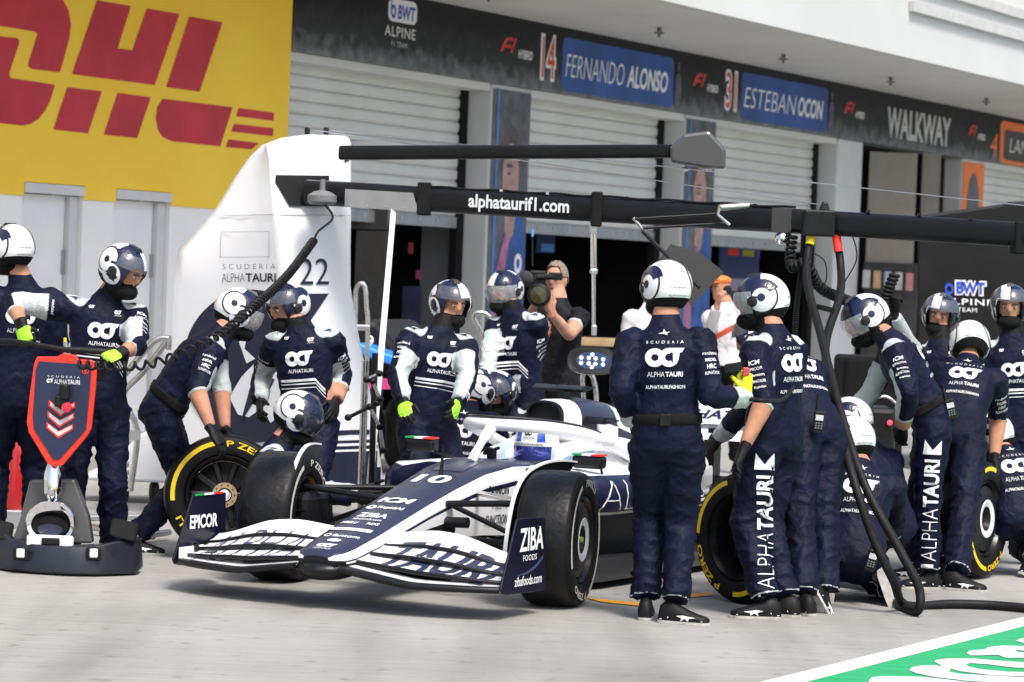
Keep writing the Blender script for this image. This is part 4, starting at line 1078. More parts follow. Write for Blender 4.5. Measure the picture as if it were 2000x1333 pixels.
def frame(o, X, Y, Z): 
    M = Matrix((Vector(X).normalized(), Vector(Y).normalized(), Vector(Z).normalized())).transposed().to_4x4(); return Matrix.Translation(o) @ M
def solve(parent, px, py, Ln, mode, hint_d):
    """the point on the sight line of a photo pixel that lies Ln from its parent joint (near or far one)"""
    v = Vector(ray(px, py)).normalized(); o = Vector(CPOS); w = parent - o; b = v.dot(w); c = w.length_squared - Ln * Ln; disc = b * b - c
    if disc < 0: return o + v * b
    return o + v * (b - math.sqrt(disc) if mode == 'n' else b + math.sqrt(disc))
def ik(a, c, l1, l2, hint):
    d = c - a; Ld = min(d.length, (l1 + l2) * .999); u = d.normalized(); x = (l1 * l1 - l2 * l2 + Ld * Ld) / (2 * Ld); h = math.sqrt(max(0, l1 * l1 - x * x))
    hv = hint - u * hint.dot(u); hv = hv.normalized() if hv.length > 1e-4 else u.orthogonal().normalized()
    return a + u * x + hv * h

def seg_dist(Vs, a, b):
    a = np.array(a); b = np.array(b); d = b - a; t = np.clip(((Vs - a) @ d) / (d @ d), 0, 1); c = a + t[:, None] * d; r = Vs - c
    return np.linalg.norm(r, axis=1), t, r
PEOPLE = []
def person(label, D, pelvis, neck, yaw, head, arms, legs=None, group=None, suit=None, helm=1, visor='up', lean=0.0, pdd=0.0, bare=(9, 9), gloves=None, hands=('relax', 'relax'),
           pale=True, prints='', sleeve='', legtext='', shoes=True, belt=False, face=True, sz=1.0, hat=None, vox=.0135, name='person', handdir=(None, None), handup=(None, None), shoedir=(None, None), curve=0.0, wide=1.0):
    """joints come from photo pixels and depths; limb lengths are those of a grown person"""
    suit = suit or M_suit
    pel = P(pelvis[0], pelvis[1], D + pdd); nk = P(neck[0], neck[1], D + lean)
    fw = Vector((math.sin(R(yaw)), math.cos(R(yaw)), 0)); rt = Vector((math.cos(R(yaw)), -math.sin(R(yaw)), 0))
    up = (nk - pel).normalized(); rt = (rt - up * rt.dot(up)).normalized(); tf = up.cross(rt).normalized()      # torso forward
    Lt = (nk - pel).length
    hx, hy, hyaw, hpitch = head[:4]; hroll = head[4] if len(head) > 4 else 0
    hmode = head[5] if len(head) > 5 else ('n' if hpitch < -20 and abs((yaw % 360) - 180) < 90 else 'f')
    hd = solve(nk, hx, hy, .205 * sz, hmode, 0)
    if abs(hd.y - nk.y) > .12: hd = P(hx, hy, nk.y + math.copysign(.12, hd.y - nk.y))
    HR = Matrix.Rotation(-R(hyaw), 3, 'Z') @ Matrix.Rotation(R(hpitch), 3, 'X') @ Matrix.Rotation(R(hroll), 3, 'Y')
    root_z = 0.0
    base = Vector((pel.x, pel.y, 0))
    root = empty(name, base, label, 'person', group)
    mb = MB()
    # torso
    spine = lambda t: pel.lerp(nk, t) - tf * curve * math.sin(math.pi * min(1, max(0, t)))
    prof = [(-.24, .085, .085), (-.13, .155, .125), (0, .178, .132), (.16, .172, .128), (.32, .160, .118), (.50, .172, .125), (.68, .185, .130), (.82, .185, .118), (.92, .150, .098), (1.0, .092, .085), (1.12, .072, .074), (1.28, .062, .064)]
    rings = []
    for t, w, dp in prof:
        c = spine(t); rr = []
        if t > 1: c = nk.lerp(hd, (t - 1) * 2.2)
        for j in range(20):
            a = 2 * math.pi * j / 20; ca, sa = math.cos(a), math.sin(a); e = 2 / 2.4
            rr.append(c + rt * (w * wide * sz * math.copysign(abs(ca) ** e, ca)) + tf * (dp * wide * sz * math.copysign(abs(sa) ** e, sa)))
        rings.append(rr)
    mb.loft(rings)
    mb.tube([nk - up * .02, nk.lerp(hd, .5), hd], [.068, .060, .060], 12)
    Hm = Matrix.Translation(hd) @ HR.to_4x4()
    hxv, hyv, hzv = HR @ Vector((1, 0, 0)), HR @ Vector((0, 1, 0)), HR @ Vector((0, 0, 1))
    fo = hyv * (.024 if helm else 0)
    ell(mb, hd + hzv * .015 + fo, hxv * .078, hyv * .098, hzv * .115); ell(mb, hd + fo + hyv * .028 - hzv * .06, hxv * .058, hyv * .066, hzv * .058)
    ell(mb, hd + fo + hyv * .098 - hzv * .012, hxv * .016, hyv * .020, hzv * .026, 10, 6); ell(mb, hd + fo + hyv * .085 + hzv * .022, hxv * .058, hyv * .018, hzv * .012, 10, 6)
    for s in (1, -1): ell(mb, hd + hxv * .078 * s - hzv * .005, hxv * .012, hyv * .020, hzv * .032, 8, 6)
    # arms
    bones = []; ARM = []
    for i, s in ((0, 1), (1, -1)):         # right, left
        sh = nk - up * .075 * sz + rt * s * .178 * sz * wide
        A = arms[i]
        if A is None: A = ('d',)
        if A[0] == 'd':                    # hanging by the side
            el = sh + (-ZV * .98 + rt * s * .12 + fw * .02).normalized() * .30 * sz; wr = el + (-ZV + fw * .30).normalized() * .27 * sz
        elif A[0] == 'w':                  # given points in space relative to the shoulder (right, forward, up)
            el = sh + (rt * A[1][0] * s + fw * A[1][1] + ZV * A[1][2]).normalized() * .30 * sz; wr = el + (rt * A[2][0] * s + fw * A[2][1] + ZV * A[2][2]).normalized() * .27 * sz
        else:
            el = solve(sh, A[0], A[1], .30 * sz, A[2], 0); wr = solve(el, A[3], A[4], .265 * sz, A[5], 0)
        ARM.append((sh, el, wr)); b_ = bare[i]
        r_ = lambda t: (.084, .074, .064, .060, .050)[t] * sz
        pts = [sh - rt * s * .05, sh, sh.lerp(el, .5), el, el.lerp(wr, .5), wr]
        rad = [.07 * sz, r_(0), r_(1), r_(2), r_(3), r_(4)]
        if b_ < 1.0: rad = [.07, .076, .062, .046, .045, .033]
        elif b_ < 1.6: rad = [.07 * sz, r_(0), r_(1), r_(2) * .95, .046, .034]
        fine = []; fr = []
        for q in range(len(pts) - 1):
            for z_ in range(4): t = z_ / 4; fine.append(pts[q].lerp(pts[q + 1], t)); fr.append(rad[q] * (1 - t) + rad[q + 1] * t)
        fine.append(pts[-1]); fr.append(rad[-1]); mb.tube(fine, fr, 14)
    # legs
    LEG = []
    for i, s in ((0, 1), (1, -1)):
        hp_ = pel - up * .03 + rt * s * .092 * sz
        lg = (legs or (None, None))[i]
        if lg is None: an = Vector((pel.x, pel.y, .095)) + rt * s * .13 + fw * .03; kn = ik(hp_, an, .44 * sz, .44 * sz, fw)
        elif lg[0] == 'g': an = G(lg[1], lg[2], .10); kn = ik(hp_, an, .44 * sz, .44 * sz, Vector(lg[3]) if len(lg) > 3 else fw)
        elif lg[0] == 'k':      # kneeling: knee and ankle in space relative to the pelvis (right, forward) with heights
            kn = Vector((pel.x, pel.y, lg[3])) + rt * lg[1] + fw * lg[2]; d_ = (kn - hp_); kn = hp_ + d_.normalized() * min(.45, max(.30, d_.length))
            an = Vector((pel.x, pel.y, lg[6])) + rt * lg[4] + fw * lg[5]; d_ = an - kn; an = kn + d_.normalized() * min(.45, max(.3, d_.length))
        LEG.append((hp_, kn, an))
        pts = [hp_ + up * .04, hp_.lerp(kn, .1), hp_.lerp(kn, .5), kn, kn.lerp(an, .35), kn.lerp(an, .8), kn.lerp(an, .96)]
        rad = [.085, .112, .098, .080, .080, .076, .074]
        fine = []; fr = []
        for q in range(len(pts) - 1):
            for z_ in range(4): t = z_ / 4; fine.append(pts[q].lerp(pts[q + 1], t)); fr.append((rad[q] * (1 - t) + rad[q + 1] * t) * sz)
        fine.append(pts[-1]); fr.append(rad[-1] * sz); mb.tube(fine, fr, 16)
    me = remeshed(mb, vox, 5)
    nv = len(me.vertices); V = np.empty(nv * 3); me.vertices.foreach_get('co', V); V = V.reshape(-1, 3)
    Nn = np.empty(nv * 3); me.vertices.foreach_get('normal', Nn); Nn = Nn.reshape(-1, 3)
    # fields
    skin = np.full(nv, -1.0); palef = np.full(nv, -1.0); dark = np.full(nv, -1.0); amp = np.full(nv, .004)
    dT, tT, _ = seg_dist(V, pel - up * .1, nk)
    dH = np.linalg.norm(V - np.array(hd), axis=1); upn = np.array(up); nkn = np.array(nk)
    hgt = (V - nkn) @ upn
    skin = np.maximum(skin, np.where((hgt > -.06) & (dH < .24), np.minimum((hgt - .062) * 18, (.185 - dH) * 20), -1))
    amp = np.where(hgt > -.01, 0, amp)
    if helm:
        loc = V - np.array(hd); zl = loc @ np.array(hzv); yl = loc @ np.array(hyv)
        nb_ = (dH < .30) & (hgt > .03) & (zl < -.045) & (yl > -.035)
        skin = np.where(nb_, -1.0, skin); dark = np.where(nb_, 1.0, dark)
    best = dT.copy() - .15
    fold = np.zeros(nv)
    for i, s in ((0, 1), (1, -1)):
        sh, el, wr = ARM[i]
        d1, t1, r1 = seg_dist(V, sh, el); d2, t2, r2 = seg_dist(V, el, wr)
        on = np.minimum(d1 - .085, d2 - .07) < .012
        far = np.where(d1 < d2, t1, 1 + t2); inarm = on & ((far > .25) | (best > 0))
        rr = np.where((d1 < d2)[:, None], r1, r2); rl = rr / np.maximum(1e-6, np.linalg.norm(rr, axis=1))[:, None]
        b_ = bare[i]
        skin = np.where(inarm, np.maximum(skin, (far - b_) * 6), skin)
        if b_ < 3: amp = np.where(inarm & (far > b_ - .02), 0, amp)
        ax = np.array((wr - sh).normalized()); inward = np.array(-rt * s * .8 + tf * .75); inward /= np.linalg.norm(inward)
        if pale:
            pf = np.minimum((rl @ inward - .05) * 1.6, (far - .42) * 2.2); palef = np.where(inarm, np.maximum(palef, pf), palef)
            ep = np.array(sh + up * .055 - rt * s * .025); de = np.linalg.norm((V - ep), axis=1); palef = np.maximum(palef, np.where(far < .5, (.078 - de) * 9, -1))
        elif pale is None:
            pf = (far - 1.55) * 3; palef = np.where(inarm, np.maximum(palef, pf), palef)
        if b_ < 3: palef = np.where(inarm & (far > b_ - .25), np.maximum(palef, np.minimum((far - b_ + .06) * 6, 1)), palef)
        amp = np.where(inarm & (amp > 0), .0065, amp); fold = np.where(inarm, far * 1.0, fold)
    for i, s in ((0, 1), (1, -1)):
        hp_, kn, an = LEG[i]; d1, t1, _ = seg_dist(V, hp_, kn); d2, t2, _ = seg_dist(V, kn, an)
        on = (np.minimum(d1, d2) < .125) & (tT < .12); far = np.where(d1 < d2, t1, 1 + t2)
        amp = np.where(on, .0075 + .004 * np.clip(far - 1.3, 0, 1) + .003 * np.exp(-((far - 1) / .2) ** 2), amp)
        palef = np.where(on & (far > 1.90), np.maximum(palef, (.007 - np.abs(far - 1.94)) * 30), palef)
    if suit is M_shirt or suit is M_polo:
        hgt0 = (V - np.array(pel)) @ upn; dark = np.where((hgt0 < .04), 1.0, dark)
        if suit is M_shirt: palef = np.where(hgt0 < .04, -1.0, np.maximum(palef, np.where(np.abs(((V - nkn) @ np.array(rt)) - .07) < .2, (.028 - np.abs(((V - nkn) @ np.array(rt)) * .5 + (V - nkn) @ upn + .22)) * 9, -1)))
    disp = np.zeros(nv)
    for q in np.nonzero(amp > 0)[0]:
        x, y, z = V[q]
        a = noise.noise((x * 5, y * 5, z * 8 + D)); b2 = noise.noise((x * 16 + z * 9, y * 16, z * 22 - x * 8)); c2 = noise.noise((x * 6 + z * 5 + D, y * 6, z * 10 - x * 5)); d2 = noise.noise((x * 7 - z * 4, y * 7 + 3, z * 7 + x * 5 + D))
        disp[q] = amp[q] * (a * .55 + (1 - abs(c2)) ** 9 * 1.3 + (1 - abs(d2)) ** 9 * 1.1 + ((1 - abs(b2)) ** 6) * .45 - .55)
    V = V + Nn * disp[:, None]
    off = np.array(base); me.vertices.foreach_set('co', (V - off).ravel())
    for nm, arr in (('skin', skin), ('pale', palef), ('dark', dark)):
        at = me.attributes.new(nm, 'FLOAT', 'POINT'); at.data.foreach_set('value', arr.astype(np.float32))
    me.materials.append(suit); me.update()
    body = link('body', me, root)
    bvh = BVHTree.FromPolygons([Vector(v) for v in V], [tuple(p.vertices) for p in me.polygons])
    Rinv = ORG[root].inverted()
    def child(nm, m_, M, par=root): return link(nm, m_, par, ORG[par].inverted() @ M)
    # head gear
    if helm:
        h = child('helmet', HELM[helm], Hm)
        for s_, ms in HPRINT:
            for q in ms: link('helmet_print', q, h)
        link('visor', VIS[visor], h)
        for q in PIV: link('visor_pivot', q, h)
        link('helmet_lettering', HBACK, h); link('vent', VENT, h); link('balaclava', MASK, h)
    if face:
        Hf = Hm @ Matrix.Translation((0, .026 if helm else .001, 0))
        for s in (1, -1):
            k = MB(); ell(k, (s * .032, .086, .006), (.013, 0, 0), (0, .009, 0), (0, 0, .0075), 10, 6); ey = child('eye', k.mesh('eye', M_eye, 60), Hf)
            k = MB(); ell(k, (s * .032, .093, .005), (.006, 0, 0), (0, .004, 0), (0, 0, .0062), 8, 5); link('pupil', k.mesh('pupil', M_pupil, 60), ey)
            k = MB(); k.tube([(s * .014, .100, .024), (s * .034, .101, .031), (s * .054, .086, .024)], [.005, .006, .004], 6); child('eyebrow', k.mesh('eyebrow', M_brow, 60), Hf)
    if hat == 'hair' or hat == 'brown':
        k = MB(); rings = []
        for j in range(40):
            az = 2 * math.pi * j / 40; dd = math.degrees(abs((az + math.pi) % (2 * math.pi) - math.pi)); lo_ = R(44 - 40 * sstep(38, 62, dd) - 34 * sstep(95, 130, dd)); rr = []
            for i in range(9):
                ph = R(89) + (lo_ - R(89)) * i / 8; f_ = 1 + .07 * noise.noise((math.sin(az) * 4, math.cos(az) * 4, i * .9)) + .04 * noise.noise((j * 1.7, i * 1.3, 2))
                rr.append(Vector((.086 * f_ * math.sin(az) * math.cos(ph), .106 * f_ * math.cos(az) * math.cos(ph) - .002, .020 + .126 * f_ * math.sin(ph))))
            rings.append(rr)
        k.loft(rings, cap=False, closed=False, wrap=True); child('hair', k.mesh('hair', M_hairg if hat == 'hair' else M_hair, 80), Hm)
        k = MB(); k.tube([(-.02, .092, -.055), (.02, .092, -.055)], .005, 6); child('mouth', k.mesh('mouth', mat('lips', (.3, .11, .09), .5), 60), Hm)
    if hat == 'cap':
        k = MB(); ell(k, (0, .0, .085), (.082, 0, 0), (0, .100, 0), (0, 0, .050)); k.box((0, .11, .07), (.11, .10, .010)); c_ = child('cap', k.mesh('cap', M_orange, 60), Hm)
        for s in (1, -1):
            k = MB(); k.lathe([(.04, -.015), (.04, .015), (.001, .018)], 14, (s * .085, 0, 0), (s, 0, 0)); child('headphone', k.mesh('headphone', M_black, 40), Hm)
    # hands
    gl = gloves or (M_glove, None)
    for i, s in ((0, 1), (1, -1)):
        sh, el, wr = ARM[i]
        fd = (wr - el).normalized(); dv = Vector(handdir[i]).normalized() if handdir[i] else fd
        un = Vector(handup[i]) if handup[i] else (rt * s * .7 + tf * .6)
        un = (un - dv * un.dot(dv)).normalized(); xv = dv.cross(un)
        g_ = glove_copy(GLOVE[hands[i], i], *(gl[i] if isinstance(gl[0], tuple) else gl))
        child('glove' if gl[0] is not M_skin else 'hand', g_, frame(wr + dv * .03, xv, dv, un))
    if shoes:
        for i in (0, 1):
            hp_, kn, an = LEG[i]; sd_ = shoedir[i]
            if sd_ is None: yv = fw + rt * (.18 if i == 0 else -.18); zv = ZV
            elif len(sd_) == 2: yv = Vector((sd_[0], sd_[1], 0)); zv = ZV
            else: yv = Vector(sd_[:3]); zv = Vector(sd_[3:])
            yv = yv.normalized(); zv = (zv - yv * zv.dot(yv)).normalized(); o_ = an - zv * .098
            if zv.z > .9: o_.z = .001
            M = frame(o_, yv.cross(zv), yv, zv) @ Matrix.Scale(.93, 4); sh_ = child('shoe', SHOE, M); link('sole', SOLE, sh_); link('shoe_print', SHOEP, sh_)
    # belt
    if belt:
        k = MB(); rings = []
        for t, gr in ((.10, .99), (.112, 1.035), (.188, 1.035), (.20, .99)):
            c = spine(t); rings.append([c + rt * (.177 * gr * wide * sz * math.copysign(abs(math.cos(a)) ** (2 / 2.4), math.cos(a))) + tf * (.132 * gr * wide * sz * math.copysign(abs(math.sin(a)) ** (2 / 2.4), math.sin(a))) for a in np.linspace(0, 2 * math.pi, 33)[:-1]])
        k.loft(rings, cap=False); bt = k.build('belt', M_lining, root, 50)
        if 'B' in prints:
            k = MB(); k.box((0, 0, 0), (.055, .008, .06)); k.v = [tuple(spine(.15) - tf * .150 * wide + rt * v[0] - tf * v[1] + up * v[2]) for v in k.v]; k.build('buckle', M_black, bt, bevel=.004)
    # print on the suit
    ch = spine(.68)
    if 'F' in prints:      # chest
        X = -rt; o_ = ch
        wrap_decal('chest_print', [(LOGO, -.09, -.045, .085, .045), word('ALPHATAURI', .155, .023, .005, 0, 0, -.075)], bvh, o_, X, up, tf, M_print_white, root, cut=.022, lift=.006)
        bars = []
        for q in range(3):
            y0 = -.125 - q * .026; h_ = (.015, .008, .005)[q]
            bars.append(shape_polys([[(-.135, y0), (.085, y0), (.085, y0 - h_), (-.135, y0 - h_)], [(.085, y0), (.135, y0 - .07), (.135, y0 - .07 - h_), (.085, y0 - h_)]]))
        wrap_decal('chest_stripes', [(b_, 0, 0, 1, 1) for b_ in bars], bvh, o_, X, up, tf, M_print_white, root, cut=.03)
        wrap_decal('chest_badge', [(LOGO, .05, .10, .092, .122), word('ALPHATAURI', .04, .006, 0, 0, .071, .092), (LOGO, -.095, .12, -.062, .137)], bvh, o_, X, up, tf, M_print_white, root, cut=.03)
    if 'R' in prints:      # back
        X = rt; o_ = ch
        for it_ in ((STAR, -.035, .135, .028, .168), (text2d('SCUDERIA', -.005, .1, 1.9), -.095, .093, .095, .107), (LOGO, -.10, -.025, .10, .07), (text2d('ALPHA', -.012), -.09, -.076, -.002, -.05), (text2d('TAURI', .025), .002, -.076, .09, -.05), word('ALPHATAURI.FASHION', .20, .019, .012, 0, 0, -.128)):
            wrap_decal('back_print', [it_], bvh, o_, X, up, -tf, M_print_white, root, cut=.022, lift=.006)
    for i, s in ((0, 1), (1, -1)):
        sh, el, wr = ARM[i]; ax = (el - sh).normalized()
        if ('R' if i == 0 else 'L') in sleeve:
            nv_ = Vector(CPOS) - sh.lerp(el, .5); nv_ = (nv_ - ax * nv_.dot(ax)).normalized(); nv_ = (nv_ + (rt * s - ax * (rt * s).dot(ax)) * .5).normalized()
            Xv = (-ax).cross(nv_); words = ('ICM', 'EPICOR', 'fantom', 'ALPHATAURI', 'Rapidan') if i == 1 else ('randstad', 'RIEDEL', 'HRC', 'ALPHATAURI')
            it = []
            for q, w_ in enumerate(words):
                hh = .024 if w_ in ('ICM', 'HRC') else .016; ww = {'ICM': .06, 'HRC': .05, 'fantom': .065, 'Rapidan': .06, 'RIEDEL': .06}.get(w_, .08)
                it.append(word(w_, ww, hh, .02 if hh > .02 else .008, .1 if hh > .02 else 0, .008 if w_ in ('fantom', 'Rapidan') else 0, .055 - q * .034))
            wrap_decal('sleeve_print', it, bvh, sh.lerp(el, .50), Xv, -ax, nv_, M_print_white, root, cut=.03)
        ep = sh + up * .055 - rt * s * .025
        if pale and 'E' in prints:
            nv_ = (Vector((0, -1, .55)) + rt * s * .3).normalized(); Yv = (up - nv_ * up.dot(nv_)).normalized()
            wrap_decal('shoulder_star', [(STAR, -.03, -.03, .03, .035)], bvh, ep, Yv.cross(nv_), Yv, nv_, M_print_navy, root, cut=.03, lift=.003)
    for i, s in ((0, 1), (1, -1)):
        if ('R' if i == 0 else 'L') in legtext:
            hp_, kn, an = LEG[i]; ax = (hp_ - an).normalized()
            nv_ = Vector(CPOS) - kn; nv_ = (nv_ - ax * nv_.dot(ax)).normalized(); Yv = nv_.cross(ax)
            wrap_decal('leg_print', [(text2d('ALPHA', -.022), -.35, -.042, -.045, .042), (text2d('TAURI', .03), -.035, -.044, .245, .044)], bvh, hp_.lerp(an, .52), ax, Yv, nv_, M_print_white, root, cut=.02, lift=.007)
            for sp_ in ([[(-.43, -.03), (-.37, -.03), (-.37, .04), (-.41, .04)]], [[(.275, .055), (.36, .045), (.30, .0)], [(.275, .055), (.30, .0), (.275, -.05)], [(.275, -.05), (.30, .0), (.36, -.05)]]):
                wrap_decal('leg_mark', [(shape_polys(sp_), 0, 0, 1, 1)], bvh, hp_.lerp(an, .52), ax, Yv, nv_, M_print_white, root, cut=.03, lift=.007)
    PEOPLE.append((label[:34], dict(torso=round(Lt, 2), pelz=round(pel.z, 2), neckz=round(nk.z, 2), headz=round(hd.z, 2), ank=[tuple(round(c, 2) for c in l_[2]) for l_ in LEG], shin=[round((l_[2] - l_[1]).length, 2) for l_ in LEG], wrz=[tuple(round(c, 2) for c in a_[2]) for a_ in ARM],
                   ua=[round((a_[1] - a_[0]).length, 2) for a_ in ARM], fa=[round((a_[2] - a_[1]).length, 2) for a_ in ARM])))
    return root, dict(arm=ARM, leg=LEG, pel=pel, nk=nk, hd=hd, rt=rt, up=up, tf=tf, bvh=bvh)
# ================================================================ the crew
GRP = 'pit crew in navy suits'
BLK = (M_glove, None); LIME = (M_glove, M_glove_l); YEL = (M_glove_y, None)
HANG = ('d',)
PA, jA = person('crew man seen from behind with a black belt and one yellow glove', 14.75, (1303, 850), (1300, 638), 6, (1301, 565, -22, 2), ((1388, 774, 'n', 1458, 778, 'f'), (1212, 768, 'n', 1236, 822, 'f')),
    (('g', 1318, 1180), ('g', 1262, 1172)), GRP, prints='RB', belt=True, sleeve='R', pale=None, gloves=(YEL, BLK), hands=('grip', 'relax'), handdir=((.05, .1, .98), None), handup=((.9, -.45, .1), None), shoedir=((.95, -.30), (.1, 1)), helm=1, vox=.012, face=False)
PB, jB = person('crew man turned away with rolled sleeves and white lettering down his trouser leg', 15.25, (1512, 848), (1512, 655), -50, (1487, 590, -72, -6), (('w', (.1, .1, -1), (0, .6, -1)), (1492, 788, 'n', 1454, 872, 'n')),
    (('g', 1534, 1168), ('g', 1496, 1172)), GRP, prints='R', sleeve='L', legtext='L', bare=(9, 1.08), hands=('relax', 'relax'), shoedir=((-.9, .3), (-1, -.05)), helm=-1, visor='clear', vox=.012, face=False)
PC, jC = person('crew man bending left behind the man with rolled sleeves, radio on his hip', 15.75, (1590, 842), (1535, 700), -35, (1480, 660, -75, -25), (HANG, ('w', (.0, .6, -1), (0, .8, -.6))),
    (('g', 1612, 1160), ('g', 1570, 1165)), GRP, prints='R', lean=.28, pale=None, shoedir=((.5, .2, -.9, .5, .6, .4), (-.4, .6)), helm=-1, face=False)
PD, jD = person('crew man kneeling with his back to us behind the black hoses', 16.0, (1668, 1085), (1684, 922), 5, (1664, 864, -25, -12), (('w', (.1, .7, -.7), (0, .9, -.3)), ('w', (.3, .5, -.8), (-.2, .9, -.2))),
    (('k', .14, .42, .10, .20, -.02, .12), ('k', -.14, .40, .10, -.16, -.02, .12)), GRP, prints='R', lean=.22, pale=None, shoedir=((.35, -.35, -.85, .2, 1, -.2), (0, -.3, -.9, 0, 1, -.2)), helm=-1, visor='clear', face=False)
PD2, jD2 = person('crew man kneeling beyond the man behind the hoses, only his helmet crown and back showing', 16.75, (1738, 1030), (1698, 880), -40, (1656, 826, -65, -15), (('w', (0, .8, -.6), (0, 1, 0)), ('w', (0, .8, -.6), (0, 1, 0))),
    (('k', .14, .36, .35, .16, .30, .1), ('k', -.12, .40, .10, -.12, -.02, .12)), GRP, lean=.1, pale=None, shoedir=((-.3, .3), (.2, -.3, -.9, .3, 1, 0)), helm=1, face=False)
PE, jE = person('crew man stooping left with ring emblem helmet and white letters on his trousers', 17.0, (1818, 815), (1738, 664), -82, (1690, 624, -92, -30), (('w', (0, .5, -1), (0, .7, -1)), (1774, 768, 'n', 1763, 832, 'f')),
    (('g', 1790, 1100), ('g', 1812, 1118)), GRP, belt=True, sleeve='L', legtext='L', prints='R', bare=(9, 1.72), hands=('relax', 'relax'), shoedir=((-1, .3), (-1, -.12)), helm=-1, visor='clear', face=False)
PF, jF = person('crew man bent over the yellow banded wheel at right with his back to us', 17.5, (1868, 850), (1890, 718), 8, (1893, 674, 0, -35, 0, 'f'), ((1950, 818, 'f', 1942, 893, 'n'), ('w', (.1, .8, -.7), (0, .6, -.9))),
    (('g', 1868, 1120), ('g', 1842, 1105)), GRP, prints='R', sleeve='R', lean=.34, pale=None, bare=(1.05, 1.05), shoedir=((.8, -.35), (.2, 1)), helm=1, face=False)
PG, jG = person('smiling crew man with one arm raised holding a coiled hose', 19.6, (1852, 835), (1836, 668), 188, (1836, 616, 194, -6, -8), ((1770, 668, 'n', 1746, 618, 'n'), HANG), None, GRP, prints='FE', helm=-1, hands=('grip', 'relax'), handdir=((0, -.2, 1), None), shoes=True)
PH, jH = person('crew man standing at the right edge facing us in open collar', 18.8, (1985, 850), (1976, 660), 184, (1972, 600, 190, -4), (HANG, HANG), None, GRP, prints='FE', sleeve='R', helm=-1)
PI, jI = person('crew man kneeling at the right edge behind the yellow banded wheel', 17.85, (1992, 1012), (1968, 890), -8, (1934, 852, -62, -14), (('w', (.1, .8, -.6), (0, 1, 0)), ('w', (.1, .8, -.6), (0, 1, 0))),
    (('k', .14, .40, .12, .10, -.05, .14), ('k', -.14, .36, .3, -.2, .2, .1)), GRP, prints='R', lean=.15, pale=None, shoedir=((.9, -.25, -.25, .1, .2, 1), (-.4, -.2)), helm=-1, face=False)
P1, j1 = person('crew man with his back turned, cut by the left edge', 16.9, (38, 765), (46, 558), -12, (22, 488, -42, 0), (HANG, HANG), None, GRP, prints='R', pale=None, helm=-1, face=False)
P2, j2 = person('crew man holding the handlebar of the red edged jack', 16.35, (186, 772), (206, 585), 168, (240, 528, 118, -24), ((26, 592, 'n', 40, 630, 'n'), (266, 676, 'n', 240, 688, 'n')), None, GRP, prints='FE', sleeve='RL', bare=(1.5, 1.55),
    gloves=LIME, hands=('grip', 'grip'), handdir=((.35, -.35, -.8), (-.6, -.7, -.3)), handup=((-.3, -.9, .2), (.2, -.6, .8)), helm=1, vox=.012)
P3, j3 = person('crew man leaning over a yellow striped wheel with both gloved hands', 17.15, (318, 800), (428, 658), 80, (466, 612, 84, -22), ((384, 762, 'n', 412, 836, 'n'), (432, 764, 'n', 440, 838, 'n')),
    (('g', 264, 1050), ('g', 392, 1030)), GRP, belt=True, sleeve='R', bare=(1.12, 1.12), hands=('relax', 'relax'), handdir=((.55, -.35, -.75), (.6, .2, -.8)), handup=((.5, -.4, .7), (.5, -.3, .8)), shoedir=((1, -.15), (1, .1)), helm=1, visor='clear', curve=.03)
P4, j4 = person('crew man looking down and left in front of the white gantry tower', 17.6, (602, 815), (590, 645), 188, (562, 600, 226, -16), ((510, 738, 'f', 508, 785, 'n'), (668, 730, 'f', 656, 782, 'n')), None, GRP, prints='FE', sleeve='RL', bare=(9, 1.6), helm=-1, vox=.012)
P5, j5 = person('crew man crouching behind the front wheel with visor down', 16.7, (500, 1010), (545, 872), 95, (583, 814, 92, -26), (('w', (.2, .7, -.6), (0, 1, 0)), ('w', (.2, .7, -.6), (0, 1, 0))),
    (('k', .14, .36, .36, .14, .30, .1), ('k', -.14, .40, .12, -.14, 0, .12)), GRP, helm=1, visor='down', prints='E', shoedir=((1, 0), (.3, 0, -.9, 1, 0, .3)))
P6, j6 = person('crew man with lime gloves and raised visor standing behind the car nose', 17.9, (834, 818), (858, 645), 162, (880, 594, 152, -8), ((776, 736, 'n', 787, 784, 'n'), (914, 736, 'n', 896, 784, 'n')), None, GRP, prints='FE', sleeve='R', gloves=LIME, helm=1, vox=.012, handup=((-.2, -1, .2), (.9, -.4, 0)))
P7, j7 = person('crew man crouching with his back to us beyond the cockpit', 19.2, (895, 965), (910, 800), 5, (930, 765, 48, -8), (('w', (.3, .6, -.7), (0, 1, -.2)), ('w', (.3, .6, -.7), (0, 1, -.2))), (('k', .16, .36, .3, .16, .25, .1), ('k', -.16, .36, .3, -.16, .25, .1)), GRP, prints='R', lean=.1, pale=None, helm=1, face=False)
P8, j8 = person('crew man crouching with glasses and lowered head by the air intake', 19.7, (1005, 955), (992, 802), 200, (971, 768, 205, -24), (('w', (.3, .6, -.7), (0, 1, -.2)), ('w', (.3, .6, -.7), (0, 1, -.2))), (('k', .16, .36, .3, .16, .25, .1), ('k', -.16, .36, .3, -.16, .25, .1)), GRP, prints='FE', helm=-1)
P9, j9 = person('crew man with a lowered clear visor standing beside the television cameraman', 20.0, (1018, 790), (1008, 612), 218, (985, 570, 212, -8), ((956, 690, 'n', 950, 745, 'n'), (1050, 700, 'f', 1016, 752, 'n')), None, GRP, prints='FE', sleeve='L', legtext='', helm=-1, visor='clear')
